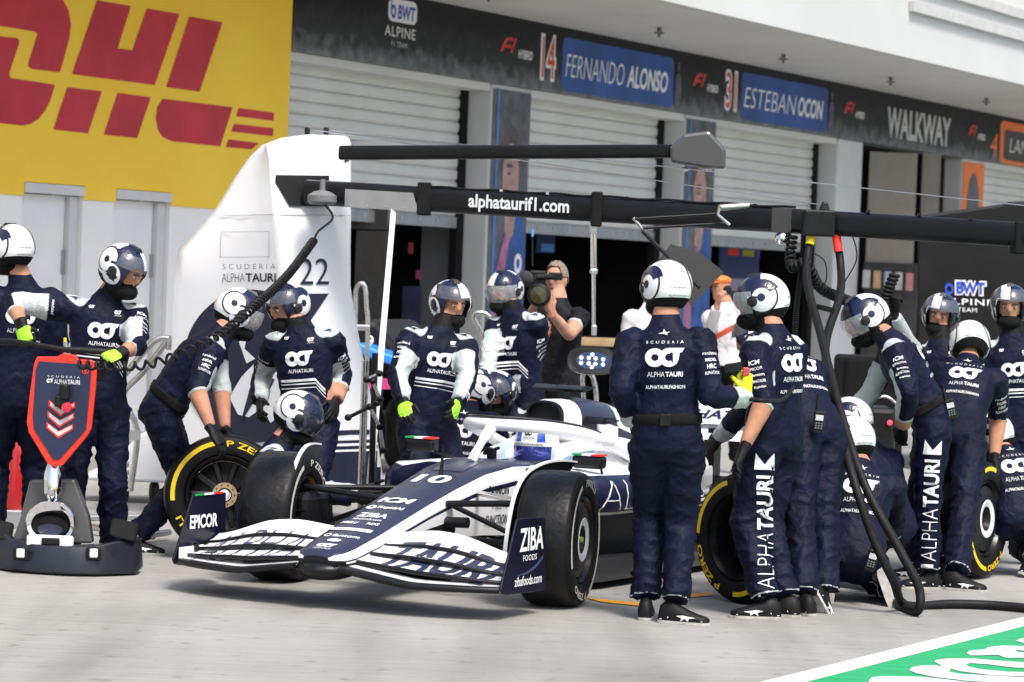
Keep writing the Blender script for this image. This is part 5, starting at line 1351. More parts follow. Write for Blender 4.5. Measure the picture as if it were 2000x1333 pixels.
PCM, jCM = person('grey haired cameraman in a black polo shirt filming with a shoulder camera', 21.2, (1088, 775), (1090, 598), 202, (1087, 548, 205, 0), ((1052, 655, 'n', 1040, 606, 'n'), (1112, 655, 'n', 1078, 614, 'n')), None, None, suit=M_polo, helm=0, hat='hair', bare=(.55, .55), gloves=(M_skin, None), hands=('relax', 'relax'),
    handdir=((.3, -.4, .8), (-.3, -.3, .9)), pale=False, belt=False)
PM1, jM1 = person('marshal in white shirt and orange cap speaking into a headset', 27.0, (1425, 720), (1421, 604), 205, (1409, 566, 232, 0), ((1388, 640, 'n', 1400, 600, 'n'), HANG), None, None, suit=M_shirt, helm=0, hat='cap', gloves=(M_skin, None), hands=('point', 'relax'), handdir=((.2, -.2, 1), None), pale=False, vox=.018)
PM2, jM2 = person('person in a white and red shirt half hidden behind the nearest crew man', 27.5, (1268, 722), (1268, 604), 182, (1276, 566, 190, 0), (HANG, HANG), None, None, suit=M_shirt, helm=0, hat='brown', gloves=(M_skin, None), pale=False, vox=.018)
for n_, d_ in PEOPLE: print('PERSON', n_, d_)
# ================================================================ overhead gantry
M_tower = mat('gantry_white', (.76, .775, .80), .38, coat=.25, var=.03, vscale=2)
M_boom = mat('boom_black', (.007, .007, .008), .40, spec=.3, var=.3, vscale=5)
gan = empty('pit_gantry', P(540, 1000, 19.6) * 1.0, 'white wheeled gantry tower with black overhead booms and number 22', 'gantry')
rows0 = [(264, (592, 264), (602, 263), (676, 266)), (271, (548, 270), (556, 271), (682, 272)), (283, (512, 284), (520, 283), (685, 281)), (303, (489, 305), (525, 303), (685, 303)), (340, (463, 340), (530, 342), (685, 345)), (380, (438, 381), (535, 381), (685, 385)), (418, (418, 414), (538, 418), (685, 425)),
        (490, (347, 490), (549, 490), (684, 490)), (560, (340, 560), (557, 548), (684, 560)), (650, (336, 650), (562, 650), (697, 640)), (780, (331, 780), (567, 780), (725, 780)), (955, (328, 955), (573, 975), (752, 965))]
k = MB()
cols_ = []
for i in range(3):
    cols_.append([P(*r_[1 + i], 19.2 + max(0, .42 - .07 * j_) if i == 1 else (19.75, 0, 19.5)[i]) for j_, r_ in enumerate(rows0)])
rings = []
for a, b, c in zip(*cols_):
    d_, e_ = c + Vector((-.12, .8, 0)), a + Vector((.45, .6, 0))
    rings.append([a, a.lerp(b, .08) + Vector((0, -.02, 0)), a.lerp(b, .35), a.lerp(b, .65), a.lerp(b, .94), b + Vector((0, .0, 0)), b.lerp(c, .07), b.lerp(c, .5), b.lerp(c, .95), c + Vector((0, .04, 0)), d_, e_])
k.loft(rings)
tower = k.build('tower', M_tower, gan, 75)
TB = bvh_of(tower)
def tprint(name, t2, x0, y0, x1, y1, m, lift=.006, cut=.05):
    lift = lift * 1.6
    a, b, c = P(x0, y1, 19.3), P(x1, y1, 19.3), P(x0, y0, 19.3)
    return wrap_decal(name, [(t2, 0, 0, (b - a).length, (c - a).length)], TB, a, b - a, c - a, (0, -1, 0), m, tower, lift=lift, cut=cut, reach=2)
tprint('tower_print', shape_polys([arc(.5, .5, .5, 0, 355, 48)]), 345, 566, 635, 866, M_print_navy)
tprint('tower_print', shape_polys([[(.0, 1), (1, 1), (.0, 0)]]), 588, 574, 640, 655, M_print_navy, .0065)
# bull's head in pale line work over the disc
bullp = [[(.22, .30), (.34, .48), (.50, .62), (.62, .66), (.74, .60), (.66, .48), (.80, .36), (.72, .18), (.60, .10), (.52, .22), (.40, .14), (.30, .16)], [(.30, .78), (.36, .92), (.41, .90), (.36, .70), (.46, .62), (.38, .58)], [(.62, .72), (.78, .84), (.90, .80), (.74, .70)]]
tprint('tower_print', shape_polys(bullp), 395, 610, 620, 850, mat('tower_pale', (.68, .70, .74), .45), .0105)
tprint('tower_print', shape_polys([[(.28, .10), (.44, .30), (.60, .36), (.70, .52), (.58, .56), (.40, .44)], [(.74, .20), (.86, .34), (.80, .44)], [(.2, .5), (.26, .62), (.33, .56)]]), 420, 640, 590, 850, M_print_navy, .0135)
tprint('tower_print', text2d('22', -.005), 586, 505, 640, 556, M_print_navy)
tprint('tower_print', text2d('SCUDERIA', -.015, 0, 1.6), 430, 516, 540, 526, M_print_black)
tprint('tower_print', text2d('ALPHA', -.015), 428, 534, 476, 551, M_print_black)
tprint('tower_print', text2d('TAURI', .02), 478, 534, 541, 551, M_print_black)
for y0, y1, m in ((862, 960, M_print_navy), (842, 851, M_print_navy)): tprint('tower_stripe', SQ, 574, y0, 740, y1, m, .006)
tprint('tower_stripe', SQ, 574, 868, 740, 873, M_print_white, .010); tprint('tower_stripe', SQ, 574, 880, 740, 884, M_print_white, .010)
for q_ in ((424, 452, 528, 453.5), (424, 501.5, 528, 503), (424, 453.5, 425.5, 501.5), (526.5, 453.5, 528, 501.5)): tprint('tower_panel_line', SQ, *q_, mat('panel_edge', (.45, .46, .48), .5), .005)
tprint('tower_seam', SQ, 418, 419, 684, 421, mat('panel_edge', (.55, .56, .58), .5), .004)
tprint('tower_slot', shape_polys([[(0, 1), (1, 1), (1, .0), (.28, .0), (.0, .75)]]), 537, 342, 640, 403, M_matte, .006)
tprint('tower_slot', shape_polys([[(0, 1), (1, 1), (1, .25), (.35, 0)]]), 664, 282, 686, 315, M_matte, .006)
for x_ in (600, 637):
    b_ = P(x_, 262, 19.7); k = MB(); k.box(b_ + ZV * .02, (.035, .05, .05)); k.build('cable_anchor', M_black, tower, bevel=.008)
# ballast foot with castors and steps
ft = [P(205, 880, 20.6), P(330, 850, 20.6)]
k = MB(); fz0 = .16
o_ = G(270, 985); X = Vector((1, 0, 0)); Y = Vector((0, 1, 0))
k.prism([(-.42, .16), (.62, .16), (.62, .52), (.1, .56), (-.02, .50), (-.14, .35), (-.36, .22)], Vector((o_.x, o_.y, 0)), X, ZV, Y, .5); foot = k.build('ballast_foot', M_tower, gan, bevel=.02)
for x_ in (-.12, .10, .5):
    c_ = Vector((o_.x + x_, o_.y + .1, .085)); k = MB(); k.lathe([(.001, -.03), (.06, -.03), (.083, -.02), (.083, .02), (.06, .03), (.001, .03)], 20, c_, (1, .3, 0)); k.build('castor', M_rubber, foot, 40)
for q in range(3):
    for z_ in range(3):
        for t in range(2):
            k = MB(); c_ = P(1 * (231 + t * 9), 892 + z_ * 16 + q * 3.5, 20.55); k.box((c_.x, o_.y - .002, c_.z), (.026, .006, .006)); k.build('vent_slot', M_grey_panel, foot)
# steel access rails on the tower's left side
for dx in (0, 32):
    pts = [(222 + dx, 960), (236 + dx, 842), (208 + dx, 775), (247 + dx, 728), (300 + dx * .8, 668), (328 + dx * .1, 661), (330, 668 + dx * .5)]
    k = MB(); k.tube(bez([P(x_, y_, 19.9 + dx * .01) for x_, y_ in pts], 4), .022, 10); k.build('access_rail', M_steel, gan, 60)
k = MB(); k.box(P(256, 850, 20.05), (.13, .03, .07)); k.build('rail_plate', M_rail, gan)
# booms, square to the garage front
def boom(name, a, b, h0, h1, w, m, parent=gan):
    a, b = Vector(a), Vector(b); d = (b - a).normalized(); sd_ = d.cross(ZV).normalized(); rings = []
    for p, h_ in ((a, h0), (b, h1)):
        rings.append([p + sd_ * (w * .5 * math.copysign(abs(math.cos(t)) ** .5, math.cos(t))) + ZV * (h_ * .5 * math.copysign(abs(math.sin(t)) ** .6, math.sin(t))) for t in np.linspace(0, 2 * math.pi, 29)[:-1]])
    k = MB(); k.loft(rings); return k.build(name, m, parent, 50)
bA, bB = P(606, 376, 19.35), P(2080, 464, 16.65)
main = boom('boom', bA, bB, .17, .145, .16, M_boom)
up_a, up_b = P(668, 299, 19.3), P(1312, 296, 18.1)
upper = boom('boom', up_a, up_b, .098, .085, .09, M_boom)
bd = (bB - bA).normalized(); bn = Vector((bd.y, -bd.x, 0)).normalized()
if bn.y > 0: bn = -bn
def on_boom(px):     # point of the boom's axis under a photo column
    t0, t1 = 0.0, 1.0
    for _ in range(30):
        tm = (t0 + t1) / 2; q = bA.lerp(bB, tm); v = q - Vector(CPOS); x_ = 1000 + FPX * v.dot(Vector(CV[0])) / (-v.dot(Vector(CV[2])))
        if x_ < px: t0 = tm
        else: t1 = tm
    return bA.lerp(bB, t0)
a_, b_ = on_boom(928), on_boom(1124)
decal('boom_letters', text2d('alphataurif1.com', .025), a_ - ZV * .062 + bn * .083, (b_ - a_), ZV * .115, M_print_white, main, N=bn)
k = MB(); a_, b_ = on_boom(690), on_boom(822)
k.hexa([a_ + bn * .085 - ZV * .085, b_ + bn * .085 - ZV * .085 + bd * .05, b_ + bn * .10 - ZV * .085 + bd * .05, a_ + bn * .10 - ZV * .085, a_ + bn * .085 + ZV * .035, b_ + bn * .085 + ZV * .035, b_ + bn * .10 + ZV * .035, a_ + bn * .10 + ZV * .035]); k.build('boom_bracket', M_alu, main)
q = on_boom(832); k = MB(); k.box(q + bn * .02, (.09, .18, .215)); k.build('boom_collar', M_matte, main, bevel=.01)
q = on_boom(656); k = MB(); k.lathe([(.001, -.05), (.075, -.05), (.098, -.03), (.098, .01), (.06, .035), (.02, .045), (.016, .12), (.001, .12)], 20, q + bn * .16 - ZV * .03); cbx = k.build('cable_box', M_grey_panel, main, 40)
q = on_boom(1168); k = MB(); k.box(q + bn * .02, (.07, .19, .22)); k.build('boom_collar', M_matte, main, bevel=.01)
# lamp on a pole
lp0 = q + bn * .05 - ZV * .11; lp1 = P(1160, 652, lp0.y)
k = MB(); k.tube([lp0, lp0.lerp(lp1, .42), lp0.lerp(lp1, .42), lp1], [.020, .020, .013, .013], 12); pole = k.build('lamp_pole', M_chrome, gan, 50)
k = MB(); k.box(lp0.lerp(lp1, .02), (.05, .05, .07)); k.box(lp0.lerp(lp1, .42), (.05, .05, .035)); k.box(lp1 + ZV * .02, (.035, .04, .07)); k.build('pole_clamp', M_alu, pole, bevel=.008)
lc = P(1157, 704, lp0.y); k = MB(); rings = []
for y_, f in ((-.09, 1.0), (-.095, 1.03), (.06, .92), (.09, .6)):
    rings.append([lc + Vector((.155 * f * math.copysign(abs(math.cos(t)) ** .7, math.cos(t)), y_, .087 * f * math.copysign(abs(math.sin(t)) ** .7, math.sin(t)))) for t in np.linspace(0, 2 * math.pi, 33)[:-1]])
k.loft(rings); lamp = k.build('lamp_head', M_carbon, gan, 50)
k = MB(); k.add([lc + Vector((.104 * math.copysign(abs(math.cos(t)) ** .8, math.cos(t)), -.0945, .053 * math.copysign(abs(math.sin(t)) ** .8, math.sin(t)))) for t in np.linspace(0, 2 * math.pi, 33)[:-1]], [tuple(range(32))]); k.build('lamp_lens', mat('lamp_blue', (.045, .085, .18), .12, coat=.8), lamp)
M_led = mat('led', (.8, .82, .78), .3, emit=((.9, .95, .9), .6))
for x_, z_ in ((-.085, .018), (-.085, -.02), (-.03, .018), (-.03, -.022), (.02, .016), (.02, -.024), (.075, .012), (.075, -.026), (-.005, .044), (-.005, -.048)):
    k = MB(); k.lathe([(.013, 0), (.009, .004), (.001, .005)], 12, lc + Vector((x_ * .86, -.0955, z_ * .86)), (0, -1, 0)); k.build('led', M_led, lamp, 50)
# carbon housing on the upper boom's end
e0 = up_b + (up_b - up_a).normalized() * .0; dv = (up_b - up_a).normalized()
def hx(px, py, d=0): return P(px, py, up_b.y + d)
k = MB(); out = [(1308, 288), (1335, 262), (1385, 256), (1418, 292), (1417, 331), (1380, 330), (1310, 318)]
lo_ = [hx(x, y, -.10) for x, y in out]; hi_ = [hx(x, y, .18) for x, y in out]; nk_ = len(out)
k.add(lo_ + hi_, [tuple(range(nk_)), tuple(range(nk_, 2 * nk_))[::-1]] + [(j, (j + 1) % nk_, nk_ + (j + 1) % nk_, nk_ + j) for j in range(nk_)]); hs = k.build('camera_housing', carbon('housing_carbon', (.035, .035, .038), .35, 170), gan, bevel=.02)
for x_ in (1338, 1382):
    k = MB(); ell(k, hx(x_, 331, .0), (.03, 0, 0), (0, .03, 0), (0, 0, .014)); k.build('camera_dome', M_chrome, hs, 60)
# folding arm with dark light panel
ARMP = [(1462, 405), (1410, 408), (1402, 416), (1425, 438), (1242, 430)]
k = MB(); k.tube([P(1462, 402, 17.55), P(1405, 406, 17.5)], .020, 10); k.build('arm_actuator', M_steel, gan, 50)
for a0, a1 in (((1405, 418), (1240, 428)), ((1426, 436), (1256, 446))):
    k = MB(); k.tube([P(*a0, 17.5), P(*a1, 17.45)], .009, 8); k.build('arm_rod', M_black, gan, 60)
for q in ([(1406, 402), (1402, 420), (1425, 440)], [(1237, 426), (1262, 456)]):
    k = MB(); k.tube([P(*c, 17.46) for c in q], .011, 8); k.build('arm_link', M_steel, gan, 50)
k = MB(); k.tube([P(1255, 452, 17.45), P(1366, 562, 17.2)], .013, 8); k.build('arm_rod', M_black, gan, 60)
pan = [(1281, 516), (1310, 477), (1368, 494), (1414, 532), (1350, 598), (1325, 560)]
lo_ = [P(x, y, 17.42 + (x - 1280) * .001) for x, y in pan]; hi_ = [p + Vector((0, .02, 0)) for p in lo_]; k = MB()
k.add(lo_ + hi_, [tuple(range(6)), tuple(range(6, 12))[::-1]] + [(j, (j + 1) % 6, 6 + (j + 1) % 6, 6 + j) for j in range(6)]); k.build('light_panel', carbon('panel_carbon', (.02, .02, .021), .5, 110), gan)
# hose manifold on the main boom
q = on_boom(1612); k = MB(); k.box(q + bn * .10 - ZV * .005, (.19, .12, .16)); k.box(q + bn * .02 + ZV * .1, (.07, .05, .06), taper=.5); hb_ = k.build('hose_manifold', M_black, gan, bevel=.012)
q2 = on_boom(1540); k = MB(); k.loft([[q2 + bn * .09 + Vector((x, 0, z)) for x, z in ((-.06 * f, .06), (.06, .06), (.06, -.09), (.0, -.09))] for f in (1, .9)]); k.box(q2 + bn * .1, (.12, .02, .15)); k.build('boom_cover', M_carbon, main)
k = MB(); ell(k, q2 + bn * .08 - ZV * .11, (.048, 0, 0), (0, .048, 0), (0, 0, .04)); k.build('camera_dome', M_chrome, main, 60)
k = MB(); q = on_boom(1990); k.box(q - ZV * .02, (.07, .18, .19)); k.build('boom_collar', M_matte, main, bevel=.01)
# cable run and clips along the boom
ca_, cb_ = on_boom(850), on_boom(1560)
k = MB(); k.tube([ca_.lerp(cb_, t) + bn * .055 + ZV * (.082 + .004 * math.sin(t * 40)) for t in np.linspace(0, 1, 40)], .008, 6); k.build('cable_run', M_rubber, main, 80)
for px_ in (900, 985, 1075, 1230, 1320, 1480, 1700, 1800, 1900):
    q = on_boom(px_); k = MB(); k.box(q + bn * .045 + ZV * .083, (.02, .05, .016)); k.build('cable_clip', M_alu if px_ % 2 else M_black, main)
for px_ in (700, 735, 770, 808):
    q = on_boom(px_); k = MB(); k.lathe([(.007, 0), (.005, .004), (.001, .004)], 8, q + bn * .1005 - ZV * .07, bn); k.build('bolt', M_steel, main)
# stay wires
for a0, b0 in ((P(600, 252, 19.7), on_boom(1598) + ZV * .11), (P(637, 254, 19.7), on_boom(2070) + ZV * .16)):
    k = MB(); k.tube([a0, b0], .0035, 6); k.build('stay_wire', M_alu, gan)
# leaning white strut
k = MB(); a_, b_ = P(769, 405, 18.9), P(722, 948, 18.4); d = Vector((.022, 0, 0)); k.hexa([b_ - d, b_ + d, b_ + d + Vector((0, .03, 0)), b_ - d + Vector((0, .03, 0)), a_ - d * .8, a_ + d * .8, a_ + d * .8 + Vector((0, .03, 0)), a_ - d * .8 + Vector((0, .03, 0))]); stt = k.build('support_strut', M_white, gan, bevel=.004)
for y_ in (418, 426, 433):
    k = MB(); k.lathe([(.008, 0), (.001, 0)], 10, P(768 - (y_ - 405) * .087, y_, 18.888), (0, -1, 0)); k.build('strut_hole', M_matte, stt)

# ================================================================ hoses and coiled leads
def hose(name, pts, r, label, cat='hose', m=M_rubber, n=10, grp=None):
    k = MB(); k.tube(bez(pts, 10), r, n); return tag(k.build(name, m, None, 80), label, cat, grp)
mz = on_boom(1595).y - .1
H1 = [P(1588, 446, mz), P(1577, 500, mz - .05), P(1578, 560, mz - .3), P(1602, 650, mz - .7), P(1640, 800, 16.0), P(1690, 950, 15.6), P(1760, 1080, 15.45), P(1795, 1150, 15.4), P(1790, 1195, 15.42), G(1745, 1172, .03), G(1728, 1138, .05), P(1712, 1128, 15.9)]
h1 = hose('air_hose', H1, .025, 'black air hose with yellow coupling hanging from the boom and looping on the ground')
H2 = [P(1632, 452, mz), P(1642, 520, mz - .05), P(1640, 580, mz - .3), P(1612, 680, mz - .75), P(1632, 800, 16.05), P(1665, 930, 15.6), P(1705, 1050, 15.5), P(1745, 1135, 15.5), G(1770, 1182, .03), G(1860, 1180, .028), G(1960, 1184, .028), G(2120, 1200, .028)]
h2 = hose('air_hose', H2, .025, 'black air hose with red coupling running out along the ground to the right')
for h_, c0, c1, m, pts in ((h1, (1594, 418), (1586, 456), M_yellow, H1), (h2, (1626, 428), (1634, 470), M_red, H2)):
    a_, b_ = P(*c0, mz), pts[0].lerp(pts[1], .6)
    k = MB(); k.tube([a_, pts[0]], .016, 10); k.build('coupling', M_steel, h_, 50)
    k = MB(); k.tube([a_ + ZV * .0, a_ - ZV * .05], .024, 10); k.build('coupling_collar', m if m is M_yellow else M_steel, h_, 50)
    k = MB(); k.tube([pts[0] + ZV * .0, b_], .0285, 10); k.build('coupling_sleeve', m, h_, 50)
for y_ in (597, 1005):
    pass
k = MB(); k.lathe([(.052, -.015), (.056, 0), (.052, .015)], 16, P(1612, 603, mz - .48), (.2, 0, 1)); tag(k.build('hose_tie', M_matte, None, 50), 'black tie binding the two hanging hoses together', 'hose tie')
for pts, tn, rd, r, lb in (([P(1548, 458, mz + .1), P(1545, 520, mz), P(1575, 515, mz - .1), P(1600, 560, mz), P(1640, 582, mz + .2), P(1690, 600, mz + .6)], 38, .026, .011, 'black coiled lead sagging below the boom to the right'),
                           ([P(1570, 440, mz), P(1566, 520, mz), P(1556, 600, mz - .1), P(1552, 690, mz - .2)], 60, .013, .006, 'thin black coiled lead hanging straight beside the hoses'),
                           ([P(1738, 628, 19.2), P(1728, 590, 19.2), P(1738, 560, 19.2), P(1748, 536, 19.2)], 12, .028, .013, 'black coiled hose in the raised hand of the smiling crew man')):
    k = MB(); k.tube(helix(bez(pts, 8), rd, tn, 9), r, 6); tag(k.build('coiled_lead', M_rubber, None, 80), lb, 'cable')
for pts in ([(1648, 432), (1668, 470), (1672, 510), (1648, 555), (1636, 590)], [(1580, 490), (1610, 510), (1614, 545), (1606, 553), (1590, 530)]):
    k = MB(); k.tube(bez([P(x, y, mz - .02) for x, y in pts], 6), .004, 6); tag(k.build('thin_cable', M_rubber, None, 80), 'thin loose cable curving ' + ('from the red coupling' if pts[0][0] > 1600 else 'beside the yellow coupling'), 'cable')
cst = on_boom(656) + bn * .16 - ZV * .06
k = MB(); lead = [cst, P(650, 425, 18.9), P(622, 452, 18.7), P(613, 470, 18.6)]; k.tube(bez(lead, 8), .008, 8)
cl = k.build('coiled_lead', M_rubber, None, 80); tag(cl, 'long black coiled lead stretching from the gantry down to the jack', 'cable')
k = MB(); k.tube(helix(bez([P(613, 470, 18.6), P(560, 540, 17.4), P(500, 596, 16.4), P(440, 646, 15.9), P(370, 684, 15.6), P(290, 712, 15.5), P(215, 716, 15.6), P(150, 712, 15.75)], 10), .0215, 58, 10), .0085, 7); k.build('coil', M_rubber, cl, 80)

# ================================================================ front jack
JD = 15.85
jk = empty('front_jack', G(130, 1125), 'front lifting jack with red edged navy shield and chrome cup', 'jack')
def jp(px, py, dd=0.0): return P(px, py, JD + dd)
M_jack = mat('jack_satin', (.030, .034, .046), .30, .35, var=.25, vscale=5, rvar=.08)
k = MB(); rings = []
for x, yt, yb, dd in ((-14, 1028, 1112, .12), (20, 1052, 1118, .02), (70, 1064, 1128, -.05), (130, 1068, 1131, -.08), (185, 1066, 1130, -.05), (225, 1058, 1127, .02), (262, 1050, 1128, .10), (271, 1052, 1116, .13)):
    a, b = jp(x, yt, dd + .03), jp(x, yb, dd)
    b.z = max(b.z, .012)
    rings.append([b, a.lerp(b, .45) + Vector((0, -.012, 0)), a, a + Vector((0, .12, .0)), Vector((b.x, b.y + .20, max(.012, b.z)))])
k.loft(rings); jb = k.build('jack_blade', M_jack, jk, 50, bevel=.01)
for x0 in (218, -26):
    k = MB(); q = [jp(x0, 1012, .10), jp(x0 + 52, 1024, .14), jp(x0 + 46, 1060, .08), jp(x0 - 6, 1046, .04)]; k.add(q + [p + Vector((0, .06, 0)) for p in q], [(0, 1, 2, 3), (7, 6, 5, 4), (0, 4, 5, 1), (1, 5, 6, 2), (2, 6, 7, 3), (3, 7, 4, 0)]); k.build('wing_pad', M_matte, jb, bevel=.015)
for x0 in (40, 183):
    k = MB(); k.box(jp(x0, 1082, -.055), (.085, .02, .075)); rc = k.build('light_recess', M_black, jb, bevel=.012)
    k = MB(); k.box(jp(x0, 1081, -.068), (.045, .014, .05)); k.build('reflector', M_white, jb, bevel=.008)
for x0 in (102, 114, 126):
    k = MB(); k.lathe([(.006, 0), (.001, 0)], 10, jp(x0, 1122, -.078), (0, -1, 0)); k.build('blade_hole', M_matte, jb)
k = MB(); fin = [(22, 1062), (40, 1010), (58, 938), (145, 937), (172, 1010), (180, 1062)]
lo_ = [jp(x, y, .12) for x, y in fin]; hi_ = [p + Vector((0, .10, 0)) for p in lo_]; k.add(lo_ + hi_, [tuple(range(6)), tuple(range(6, 12))[::-1]] + [(j, (j + 1) % 6, 6 + (j + 1) % 6, 6 + j) for j in range(6)]); k.build('jack_fin', carbon('fin_carbon', (.05, .05, .052), .33, 200), jk, bevel=.012)
cc = jp(99, 1022, .06); k = MB()
k.lathe([(.148, -.01), (.150, .006), (.142, .016), (.125, .012), (.105, -.008), (.001, -.015)], 40, (0, 0, 0)); k.v = [(v[0] * .93, -v[2], v[1] * .86) for v in k.v]; k.v = [tuple(cc + Vector(v)) for v in k.v]; cup = k.build('lifting_cup', M_chrome, jk, 50)
k = MB(); k.lathe([(.105, .0), (.10, -.004), (.001, -.004)], 36); k.v = [tuple(cc + Vector((v[0] * .95, -v[2] - .013, v[1] * .55 - .015))) for v in k.v]; k.build('cup_pad', M_matte, cup, 50)
k = MB(); k.lathe([(.07, .0), (.065, -.004), (.001, -.004)], 30); k.v = [tuple(cc + Vector((v[0], -v[2] - .019, v[1] * .5 - .035))) for v in k.v]; k.build('cup_pad', M_cnavy, cup, 50)
k = MB(); k.box(jp(98, 1058, .02), (.26, .05, .07)); k.build('cup_base', M_white, jk, bevel=.015)
k = MB(); k.box(jp(99, 1058, -.01), (.10, .03, .04)); k.build('latch', M_black, jk, bevel=.008)
k = MB(); k.tube([jp(103, 975, .07), jp(103, 962, .05), jp(104, 926, .05), jp(104, 905, .05)], [.03, .052, .050, .03], 18); cyl = k.build('lift_column', M_chrome, jk, 40)
k = MB(); k.lathe([(.022, 0), (.018, .012), (.001, .013)], 16, jp(100, 962, -.01), (0, -1, 0)); k.build('pivot_bolt', M_alu, cyl, 40)
# shield
def shield(f, dd, th, m, name, par):
    pts = [(66, 712), (72, 697), (112, 697), (124, 690), (148, 694), (152, 702), (180, 704), (190, 716), (186, 760), (178, 838), (172, 850), (122, 910), (104, 912), (92, 905), (56, 845), (52, 825), (58, 770)]
    c = np.array([120, 800]); q = [jp(*(c + (np.array(p) - c) * f), dd) for p in pts]; n_ = len(q); kk = MB(); hi = [p + Vector((0, th, 0)) for p in q]
    kk.add(q + hi, [tuple(range(n_)), tuple(range(n_, 2 * n_))[::-1]] + [(j, (j + 1) % n_, n_ + (j + 1) % n_, n_ + j) for j in range(n_)]); return kk.build(name, m, par, bevel=.006)
sh_ = shield(1.0, -.02, .035, M_red, 'shield', jk)
pts = [(76, 706), (179, 713), (176, 760), (168, 840), (116, 898), (104, 898), (66, 838), (64, 815), (70, 720)]
q = [jp(x, y, -.026) for x, y in pts]; kk = MB(); kk.add(q + [p + Vector((0, .004, 0)) for p in q], [tuple(range(9)), tuple(range(9, 18))[::-1]] + [(j, (j + 1) % 9, 9 + (j + 1) % 9, 9 + j) for j in range(9)]); kk.build('shield_face', mat('shield_navy', (.014, .021, .060), .45, var=.1), sh_)
def jprint(t2, x0, y0, x1, y1, m, dd=-.031, sl=0): 
    a, b, c = jp(x0, y1, dd), jp(x1, y1 + sl, dd), jp(x0, y0, dd); decal('shield_print', t2, a, b - a, c - a, m, sh_, N=(0, -1, 0))
jprint(text2d('SCUDERIA', -.01, 0, 1.7), 93, 733, 156, 737, M_print_white, sl=3)
jprint(LOGO, 91, 740, 104, 748, M_print_white); jprint(text2d('ALPHA', -.01), 106, 741, 131, 750, M_print_white, sl=1); jprint(text2d('TAURI', .02), 132, 742, 156, 751, M_print_white, sl=1)
jprint(shape_polys(ring(.5, .5, .5, .38, 0, 350)), 160, 717, 174, 731, M_red); jprint(text2d('1', .02), 165, 720, 169, 728, M_red)
for q in range(3):
    x0, y0 = 95 - q * 2.2, 781 + q * 21.5
    chev = [(0, 1), (.46, .45), (1, .88), (1, .55), (.44, 0), (0, .62)]
    jprint(shape_polys([chev]), x0, y0, x0 + 52, y0 + 33, M_red, -.0315); jprint(shape_polys([[(.06, .88), (.46, .40), (.95, .78), (.95, .60), (.45, .13), (.06, .66)]]), x0, y0, x0 + 52, y0 + 33, M_grayprint, -.0335)
k = MB(); k.tube([jp(127, 780, -.06), jp(127, 752, -.06)], .030, 14); k.box(jp(120, 784, -.05), (.07, .05, .06)); k.build('beacon', M_black, sh_, bevel=.006)
k = MB(); k.lathe([(.030, 0), (.026, .010), (.001, .012)], 16, jp(130, 796, -.065), (0, -1, 0)); k.build('beacon_lens', mat('red_lens', (.7, .02, .05), .2, coat=.5), sh_, 40)
# handlebar
k = MB(); k.tube([jp(-30, 668, .10), jp(20, 668, .06), jp(62, 672, .0), jp(118, 682, -.01), jp(132, 684, -.01), jp(150, 684, -.01), jp(240, 690, .02)], [.020, .020, .014, .014, .017, .017, .021], 12); hbk = k.build('handlebar', M_black, jk, 50)
k = MB(); k.tube([jp(130, 696, .0), jp(128, 668, .0)], .014, 10); k.build('stem', M_steel, jk, 50)
k = MB(); k.tube([jp(127, 670, 0), jp(127, 660, 0)], .009, 8); k.build('valve', M_yellow, jk, 50)
k = MB(); k.box(jp(198, 728, .03), (.05, .04, .09)); k.build('control_box', M_black, jk, bevel=.006)

# ================================================================ loose wheels
def loose_wheel(label, px, py, D, nrm, W, arcs, style, face, gold=False, spin=0):
    c = P(px, py, D); z = Vector(nrm).normalized(); u = (ZV - z * ZV.dot(z)).normalized(); x = u.cross(z)
    c.z = .363 * (u.z) + abs(z.z) * W / 2 if u.z < 1 else .36
    M = Matrix.Translation(c) @ Matrix((x, u, z)).transposed().to_4x4() @ Matrix.Rotation(R(spin), 4, 'Z')
    w = empty('wheel', label=label, cat='wheel', group='wheels held ready by the crew', mtx=M)
    wheel_parts(w, M, W, style, M_yellow, face, arcs, gold); return w
loose_wheel('yellow striped wheel showing its gold hub under the leaning crew man', 438, 970, 17.12, (.12, -.97, .10), .305, ((100, 188), (280, 345)), (('P ZERO', 62, 56), ('PIRELLI', 232, 50)), 'open', True)
loose_wheel('yellow striped wheel standing beside the trouser lettered man in front of the car flank', 1476, 1056, 15.8, (-.80, -.60, .0), .305, ((105, 180), (270, 330)), (('P ZERO', 220, 56), ('PIRELLI', 40, 50)), 'open', False)
loose_wheel('yellow banded wheel with white ring cover held at the right', 1886, 1020, 17.7, (.86, -.51, .03), .305, ((70, 105), (190, 262), (330, 392)), (('PIRELLI', 150, 48), ('P ZERO', 290, 46)), 'cover', False)
# ================================================================ radios, tools, camera
def radio(label, px, py, D, tilt):
    r_ = empty('radio', P(px, py, D), label, 'radio', 'two way radios on belts'); rot = Matrix.Rotation(R(tilt), 3, 'Y'); o_ = ORG[r_].translation
    k = MB(); k.box(o_, (.06, .035, .12), rot); k.build('case', M_black, r_, bevel=.006)
    k = MB(); k.tube([o_ + rot @ Vector((-.018, 0, .06)), o_ + rot @ Vector((-.018, 0, .155))], [.009, .006], 8); k.build('aerial', M_black, r_, 50)
    k = MB(); k.box(o_ + rot @ Vector((0, -.019, .025)), (.042, .004, .03), rot); k.build('display', M_grayprint, r_)
    for i in range(3):
        for j in range(3): k = MB(); k.box(o_ + rot @ Vector((-.015 + i * .015, -.019, -.005 - j * .013)), (.009, .005, .007), rot); k.build('key', M_grey_panel, r_)
radio('radio with pale screen on the hip of the man bending left', 1599, 825, jC['pel'].y - .20, 4)
radio('radio low on the belt of the kneeling man behind the hoses', 1702, 1095, jD['pel'].y - .22, 14)
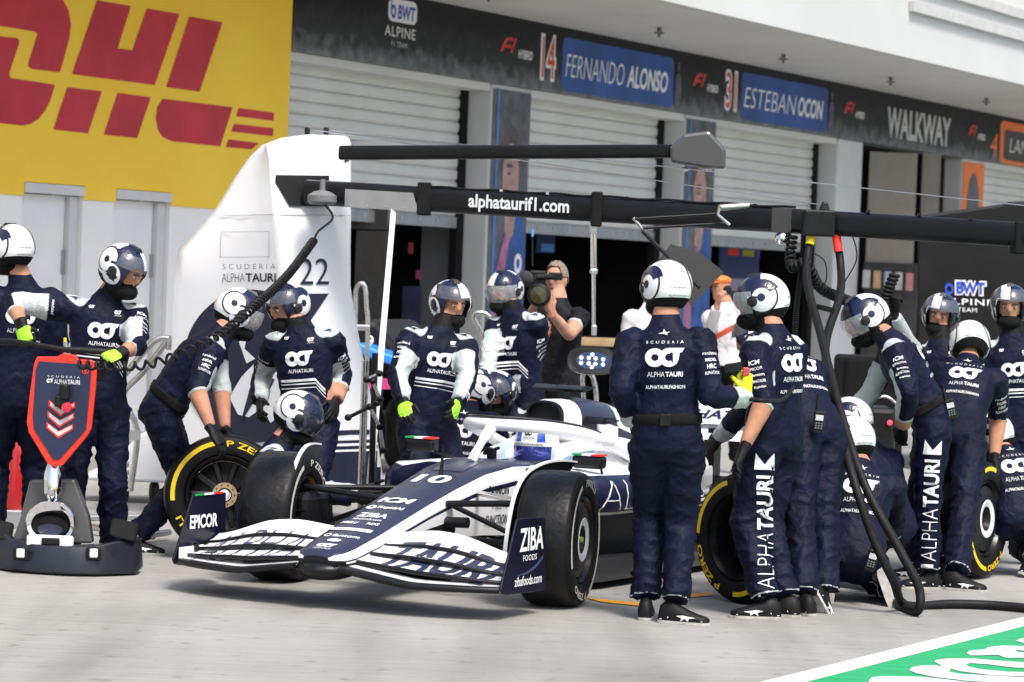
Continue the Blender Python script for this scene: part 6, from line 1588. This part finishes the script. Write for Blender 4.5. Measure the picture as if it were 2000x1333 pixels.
radio('radio at the back of the stooping man with trouser lettering', 1857, 800, jE['pel'].y - .12, -14)
hand = jA['arm'][0][2]
sw = empty('control_switch', P(1440, 722, hand.y - .02), 'small black switch box in the yellow gloved hand', 'switch'); o_ = ORG[sw].translation
k = MB(); k.box(o_ + Vector((-.02, 0, .01)), (.085, .04, .045), Matrix.Rotation(R(-12), 3, 'Y')); k.build('case', M_black, sw, bevel=.005)
k = MB(); k.box(o_ + Vector((.045, 0, -.01)), (.035, .03, .045)); k.build('button', mat('red_button', (.5, .05, .07), .4), sw, bevel=.006)
hose('switch_lead', [o_ + Vector((.06, 0, -.15)), P(1490, 783, hand.y - .1), P(1530, 780, hand.y + .15), P(1555, 745, hand.y + .45)], .012, 'black corrugated lead from the switch box round the man behind', 'cable')
tv = empty('television_camera', P(1042, 565, 20.85), 'black shoulder television camera with large round lens hood', 'camera'); o_ = ORG[tv].translation
cdv = Vector((-.12, -1, 0)).normalized()
k = MB(); k.lathe([(.001, .0), (.072, .0), (.082, .008), (.086, .03), (.078, .12), (.06, .2), (.055, .34), (.001, .34)], 24, P(1052, 577, 20.55), -cdv); k.build('lens', M_black, tv, 50)
k = MB(); k.lathe([(.062, 0), (.001, .004)], 24, P(1052, 577, 20.545), cdv); k.build('front_glass', mat('lens_glass', (.05, .045, .02), .05, coat=1), tv, 50)
k = MB(); k.box(P(1050, 550, 21.0), (.12, .36, .16)); k.build('camera_body', M_black, tv, bevel=.015)
k = MB(); k.tube([P(1045, 542, 20.7), P(1098, 540, 20.75)], .022, 10); k.box(P(1085, 540, 20.75), (.10, .07, .055)); k.build('viewfinder', M_black, tv, bevel=.008)
k = MB(); ell(k, P(1027, 545, 20.6), (.055, 0, 0), (0, .09, 0), (0, 0, .06)); k.build('microphone', mat('foam', (.03, .03, .032), .95, var=.3, vscale=60), tv, 70)
k = MB(); k.tube([P(1040, 520, 20.9), P(1040, 460, 20.9)], .006, 8); k.build('aerial', M_black, tv)
k = MB(); k.tube([P(1040, 462, 20.9), P(1040, 448, 20.9)], .010, 8); k.build('aerial_tip', mat('blue_tip', (.08, .3, .75), .4), tv)
# stand with jointed arms beside the strut
stn = empty('equipment_stand', Vector((P(712, 900, 18.3).x, 18.3, 0)), 'upright black and steel stand with jointed clamp arms beside the white strut', 'stand')
k = MB(); b_ = P(706, 950, 18.3); b_.z = 0.0; k.tube([b_, P(714, 705, 18.3)], .024, 12); k.build('post', M_steel, stn, 60)
k = MB(); b2 = P(726, 950, 18.35); b2.z = 0.0; k.tube([b2, P(733, 690, 18.35)], .020, 10); k.build('post', M_black, stn, 60)
for a_, b_ in (((716, 742), (741, 730)), ((680, 816), (736, 788)), ((728, 745), (742, 780)), ((722, 795), (742, 835)), ((742, 835), (748, 880))):
    k = MB(); k.tube([P(*a_, 18.15), P(*b_, 18.15)], .012, 8); aa = k.build('clamp_arm', M_steel if a_[0] > 715 else M_black, stn, 60)
    for e_ in (a_, b_): k = MB(); ell(k, P(*e_, 18.15), (.024, 0, 0), (0, .024, 0), (0, 0, .022)); k.build('joint', M_black, aa, 60)

# ================================================================ things further back
def back_box(name, label, cat, px0, py0, px1, py1, D, depth, m, parts=()):
    a, b = P(px0, py1, D), P(px1, py0, D); r_ = empty(name, (a.x, D, 0), label, cat); k = MB(); k.box(((a.x + b.x) / 2, D + depth / 2, (a.z + b.z) / 2), (b.x - a.x, depth, b.z - a.z)); k.build('body', m, r_, bevel=.04)
    return r_
nb = empty('covered_gantry', (P(1890, 700, 29).x, 29, 0), 'black covered gantry of the next team with blue lettering', 'gantry')
out = [(1787, 1000), (1790, 424), (1812, 418), (1955, 399), (1968, 394), (2080, 390), (2080, 1000)]
lo_ = [P(x, y, 28.5) for x, y in out]; 
for p in lo_: p.z = max(p.z, 0.05)
hi_ = [p + Vector((.9, 1.6, 0)) for p in lo_]; k = MB(); n_ = len(out); k.add(lo_ + hi_, [tuple(range(n_)), tuple(range(n_, 2 * n_))[::-1]] + [(j, (j + 1) % n_, n_ + (j + 1) % n_, n_ + j) for j in range(n_)])
k.build('cover', mat('cover_black', (.009, .009, .010), .55, var=.5, vscale=1.5, bump=.4, bscale=3), nb, bevel=.03)
def nprint(t2, x0, y0, x1, y1, m, dd=-.01): a, b, c = P(x0, y1, 28.5 + dd), P(x1, y1 + (x1 - x0) * .04, 28.5 + dd), P(x0, y0, 28.5 + dd); decal('cover_print', t2, a, b - a, c - a, m, nb, N=(0, -1, 0))
nprint(text2d('BWT', .13), 1865, 547, 1927, 577, M_print_white); nprint(text2d('BWT', .04), 1868, 550, 1924, 574, M_blueprint, -.016); nprint(shape_polys(ring(.5, .45, .45, .22)), 1844, 550, 1864, 576, M_blueprint, -.016)
nprint(text2d('ALPINE', .01, 0, 1.15), 1840, 582, 1940, 594, M_print_white); nprint(text2d('F1 TEAM', .0, 0, 1.1), 1850, 600, 1908, 608, M_print_white)
back_box('equipment_cart', 'black fabric covered cart behind the kneeling crew', 'cart', 1640, 700, 1770, 930, 23.5, .8, mat('fabric_black', (.007, .007, .008), .95, var=.4, vscale=2.5, bump=.5, bscale=6))
ct = back_box('tool_cart', 'low dark tool cart with a red lamp beyond the stooping man', 'cart', 1690, 798, 1752, 935, 21.5, .5, M_black)
k = MB(); k.lathe([(.02, 0), (.001, .008)], 12, P(1738, 826, 21.48), (0, -1, 0)); k.build('lamp', mat('red_lamp', (.6, .01, .04), .3, emit=((1, .05, .1), 1.5)), ct)
k = MB(); k.tube(bez([P(1700, 800, 21.5), P(1702, 782, 21.5), P(1730, 775, 21.5), P(1752, 790, 21.5)], 5), .012, 8); k.build('handle', M_steel, ct, 60)
# parked car of the next garage, dark cover and blue nose
pc = empty('parked_car', (P(730, 720, 25).x, 25, 0), 'dark and blue race car parked beyond the strut with white number', 'race car')
k = MB(); q = [(690, 742), (690, 640), (712, 622), (738, 630), (770, 672), (800, 742)]; lo_ = [P(x, y, 25) for x, y in q]; hi_ = [p + Vector((.3, 1.4, 0)) for p in lo_]; k.add(lo_ + hi_, [tuple(range(6)), tuple(range(6, 12))[::-1]] + [(j, (j + 1) % 6, 6 + (j + 1) % 6, 6 + j) for j in range(6)]); k.build('engine_cover', M_black, pc, bevel=.05)
k = MB(); q = [(694, 690), (694, 668), (742, 686), (800, 705), (800, 722), (740, 708)]; lo_ = [P(x, y, 24.7) for x, y in q]; hi_ = [p + Vector((.1, .25, 0)) for p in lo_]; k.add(lo_ + hi_, [tuple(range(6)), tuple(range(6, 12))[::-1]] + [(j, (j + 1) % 6, 6 + (j + 1) % 6, 6 + j) for j in range(6)]); k.build('nose', mat('alp_blue', (.02, .25, .72), .3, coat=.5), pc, bevel=.02)
k = MB(); k.box(P(745, 745, 25.2), (.9, 1.5, .08)); k.build('floor', mat('pink_edge', (.5, .04, .2), .5), pc)
for x_ in (700, 800):
    k = MB(); c_ = P(x_, 800, 25.3); c_.z = .34; k.lathe([(.001, -.15), (.3, -.15), (.34, -.1), (.34, .1), (.3, .15), (.001, .15)], 24, c_, (1, .4, 0)); k.build('wheel', M_tyre, pc, 40)
a_, b_, c_ = P(716, 676, 24.98), P(730, 678, 24.98), P(716, 654, 24.98); decal('number', text2d('9', .02), a_, b_ - a_, c_ - a_, M_print_white, pc, N=(0, -1, 0))
for i_, (dx, D_) in enumerate(((0, 24.0), (235, 21.8), (440, 22.5))):
    tr = empty('tube_trolley', (P(700 + dx, 900, D_).x, D_, 0), ('bent steel trolley handle beside the gantry tower', 'bent steel trolley handle left of the clear visored man', 'steel trolley legs beyond the air intake')[i_], 'trolley', None)
    pts = ([(694, 640), (696, 565), (712, 558), (716, 600), (718, 660)], [(948, 760), (945, 665), (925, 618), (945, 612), (962, 625)], [(1140, 800), (1138, 735), (1150, 728), (1160, 745), (1165, 800)])[i_]
    p3 = [P(x, y, D_) for x, y in pts]; f0 = p3[0].copy(); f0.z = .02; f1_ = p3[-1].copy(); f1_.z = .02
    k = MB(); k.tube(bez([f0] + p3 + ([f1_] if i_ != 1 else []), 5), .020, 10); k.build('handle', M_steel, tr, 60)
    k = MB(); q = p3[1].lerp(p3[-2], .5); k.box((q.x, q.y, p3[0].z), (.16, .05, .05)); k.build('cross_bar', M_alu, tr, bevel=.01)
    for p in (f0, f1_): k = MB(); k.lathe([(.001, -.02), (.05, -.02), (.05, .02), (.001, .02)], 14, (p.x, p.y, .05), (1, 0, 0)); k.build('castor', M_rubber, tr, 40)
# garage fittings seen in the openings
def fit(name, label, cat, px0, py0, px1, py1, D, m, thick=.06, grp=None):
    a, b = P(px0, py1, D), P(px1, py0, D); k = MB(); k.box(((a.x + b.x) / 2, D, (a.z + b.z) / 2), (b.x - a.x, thick, b.z - a.z)); return tag(k.build(name, m, None, bevel=.01), label, cat, grp)
fit('cabinet', 'glossy dark cabinet in the first garage beside the gantry tower', 'cabinet', 684, 452, 760, 800, 34.5, mat('gloss_dark', (.02, .02, .022), .2, coat=.4, var=.4), .5)
fit('cabinet', 'upper dark locker above the glossy cabinet in the first garage', 'cabinet', 684, 405, 760, 448, 34.5, mat('gloss_dark2', (.03, .028, .028), .35, var=.4), .5)
def screen(label, px0, py0, px1, py1, D, cols):
    s_ = empty('monitor', P((px0 + px1) / 2, py1, D), label, 'monitor'); a, b = P(px0, py1, D), P(px1, py0, D); k = MB(); k.box(((a.x + b.x) / 2, D + .03, (a.z + b.z) / 2), (b.x - a.x, .05, b.z - a.z)); k.build('case', M_black, s_)
    w, h_ = b.x - a.x, b.z - a.z
    for i, (x0, z0, x1, z1, c_, e_) in enumerate(cols):
        k = MB(); y_ = D - .002 - i * .001; k.add([(a.x + w * x0, y_, a.z + h_ * z0), (a.x + w * x1, y_, a.z + h_ * z0), (a.x + w * x1, y_, a.z + h_ * z1), (a.x + w * x0, y_, a.z + h_ * z1)], [(0, 1, 2, 3)]); k.build('screen_area', mat('screen%d%d%d' % tuple(int(q * 99) for q in c_), c_, .4, emit=(c_, e_)), s_)
screen('small blue lit monitor high in the second garage', 1045, 448, 1086, 496, 42.0, [(.05, .05, .95, .95, (.01, .02, .06), .3), (.3, .1, .95, .4, (.03, .10, .22), .5)])
screen('large timing screen with coloured blocks in the third garage', 1398, 468, 1545, 612, 46.5, [(.02, .02, .98, .98, (.012, .018, .05), .6), (.14, .76, .28, .85, (.3, .02, .02), .4), (.34, .76, .50, .84, (.16, .15, .02), .4), (.55, .74, .8, .86, (.06, .03, .16), .4), (.15, .30, .40, .46, (.16, .17, .24), .4), (.5, .12, .9, .3, (.02, .04, .12), .4), (.66, .46, .80, .58, (.02, .1, .04), .3)])
for i, (x0, y0, x1, y1, c_) in enumerate(((797, 474, 807, 496, (.22, .035, .012)), (812, 528, 822, 546, (.28, .02, .11)), (784, 560, 824, 640, (.012, .018, .06)))):
    fit('hanging_kit', ('orange kit hanging high in the first garage', 'pink kit hanging in the first garage', 'dark blue kit hanging low in the first garage')[i], 'kit', x0, y0, x1, y1, 35.7, mat('kit%d' % i, c_, .8, var=.5, vscale=6), .3)
for i in range(5):
    fit('notice', 'small printed notice, number %s from the left along the walkway wall' % ('one', 'two', 'three', 'four', 'five')[i], 'notice', 1684 + i * 21, 528 + i * 1.5, 1700 + i * 21, 562 + i * 1.5, 46.0, mat('notice%d' % i, ((.5, .5, .52), (.55, .35, .2), (.35, .4, .55), (.5, .5, .5), (.5, .2, .2))[i], .6, var=.3, vscale=8), .02, 'notices on the walkway wall')
fit('walkway_board', 'dark board behind the notices in the walkway', 'board', 1680, 516, 1795, 700, 46.3, mat('board_dark', (.03, .03, .032), .7, var=.4), .04)
fit('walkway_door', 'broad brown grey panel door filling the walkway opening', 'door', 1690, 300, 1792, 516, 46.4, M_brown_panel, .05)
fit('walkway_door', 'narrow brown grey panel at the right of the walkway opening', 'door', 1793, 300, 1838, 516, 46.6, mat('brown2', (.22, .2, .18), .7, var=.08), .05)
fit('bench', 'long light wooden bench in the second garage', 'bench', 1112, 662, 1212, 674, 36.0, mat('pale_wood', (.42, .30, .16), .6, var=.2), .4)
# fire extinguisher and post at the far left
fe = empty('fire_extinguisher', (P(34, 900, 18.6).x, 18.6, 0), 'red fire extinguisher on the ground behind the left crew men', 'extinguisher')
c_ = ORG[fe].translation; k = MB(); k.lathe([(.001, 0), (.075, 0), (.08, .02), (.08, .36), (.06, .42), (.025, .44), (.02, .48), (.001, .48)], 20, c_ + ZV * .12); k.build('bottle', mat('extinguisher_red', (.42, .012, .015), .3, coat=.3), fe, 40)
k = MB(); k.tube(bez([c_ + Vector((0, 0, .6)), c_ + Vector((.1, 0, .56)), c_ + Vector((.12, -.02, .3)), c_ + Vector((.2, -.04, .15))], 6), .012, 8); k.build('hose', M_black, fe, 60)
k = MB(); k.box(c_ + ZV * .06, (.22, .2, .12)); k.build('base', M_alu, fe, bevel=.01)
sa = empty('stand_foot', G(330, 1050), 'folded silver trestle legs lying behind the leaning crew man', 'trestle')
for a0, a1 in (((170, 1012), (330, 1008)), ((180, 1030), (300, 1048)), ((250, 1050), (330, 1040)), ((330, 1000), (345, 985))):
    k = MB(); k.tube([G(*a0, .05), G(*a1, .05)], .022, 8); k.build('leg', M_alu, sa, 60)
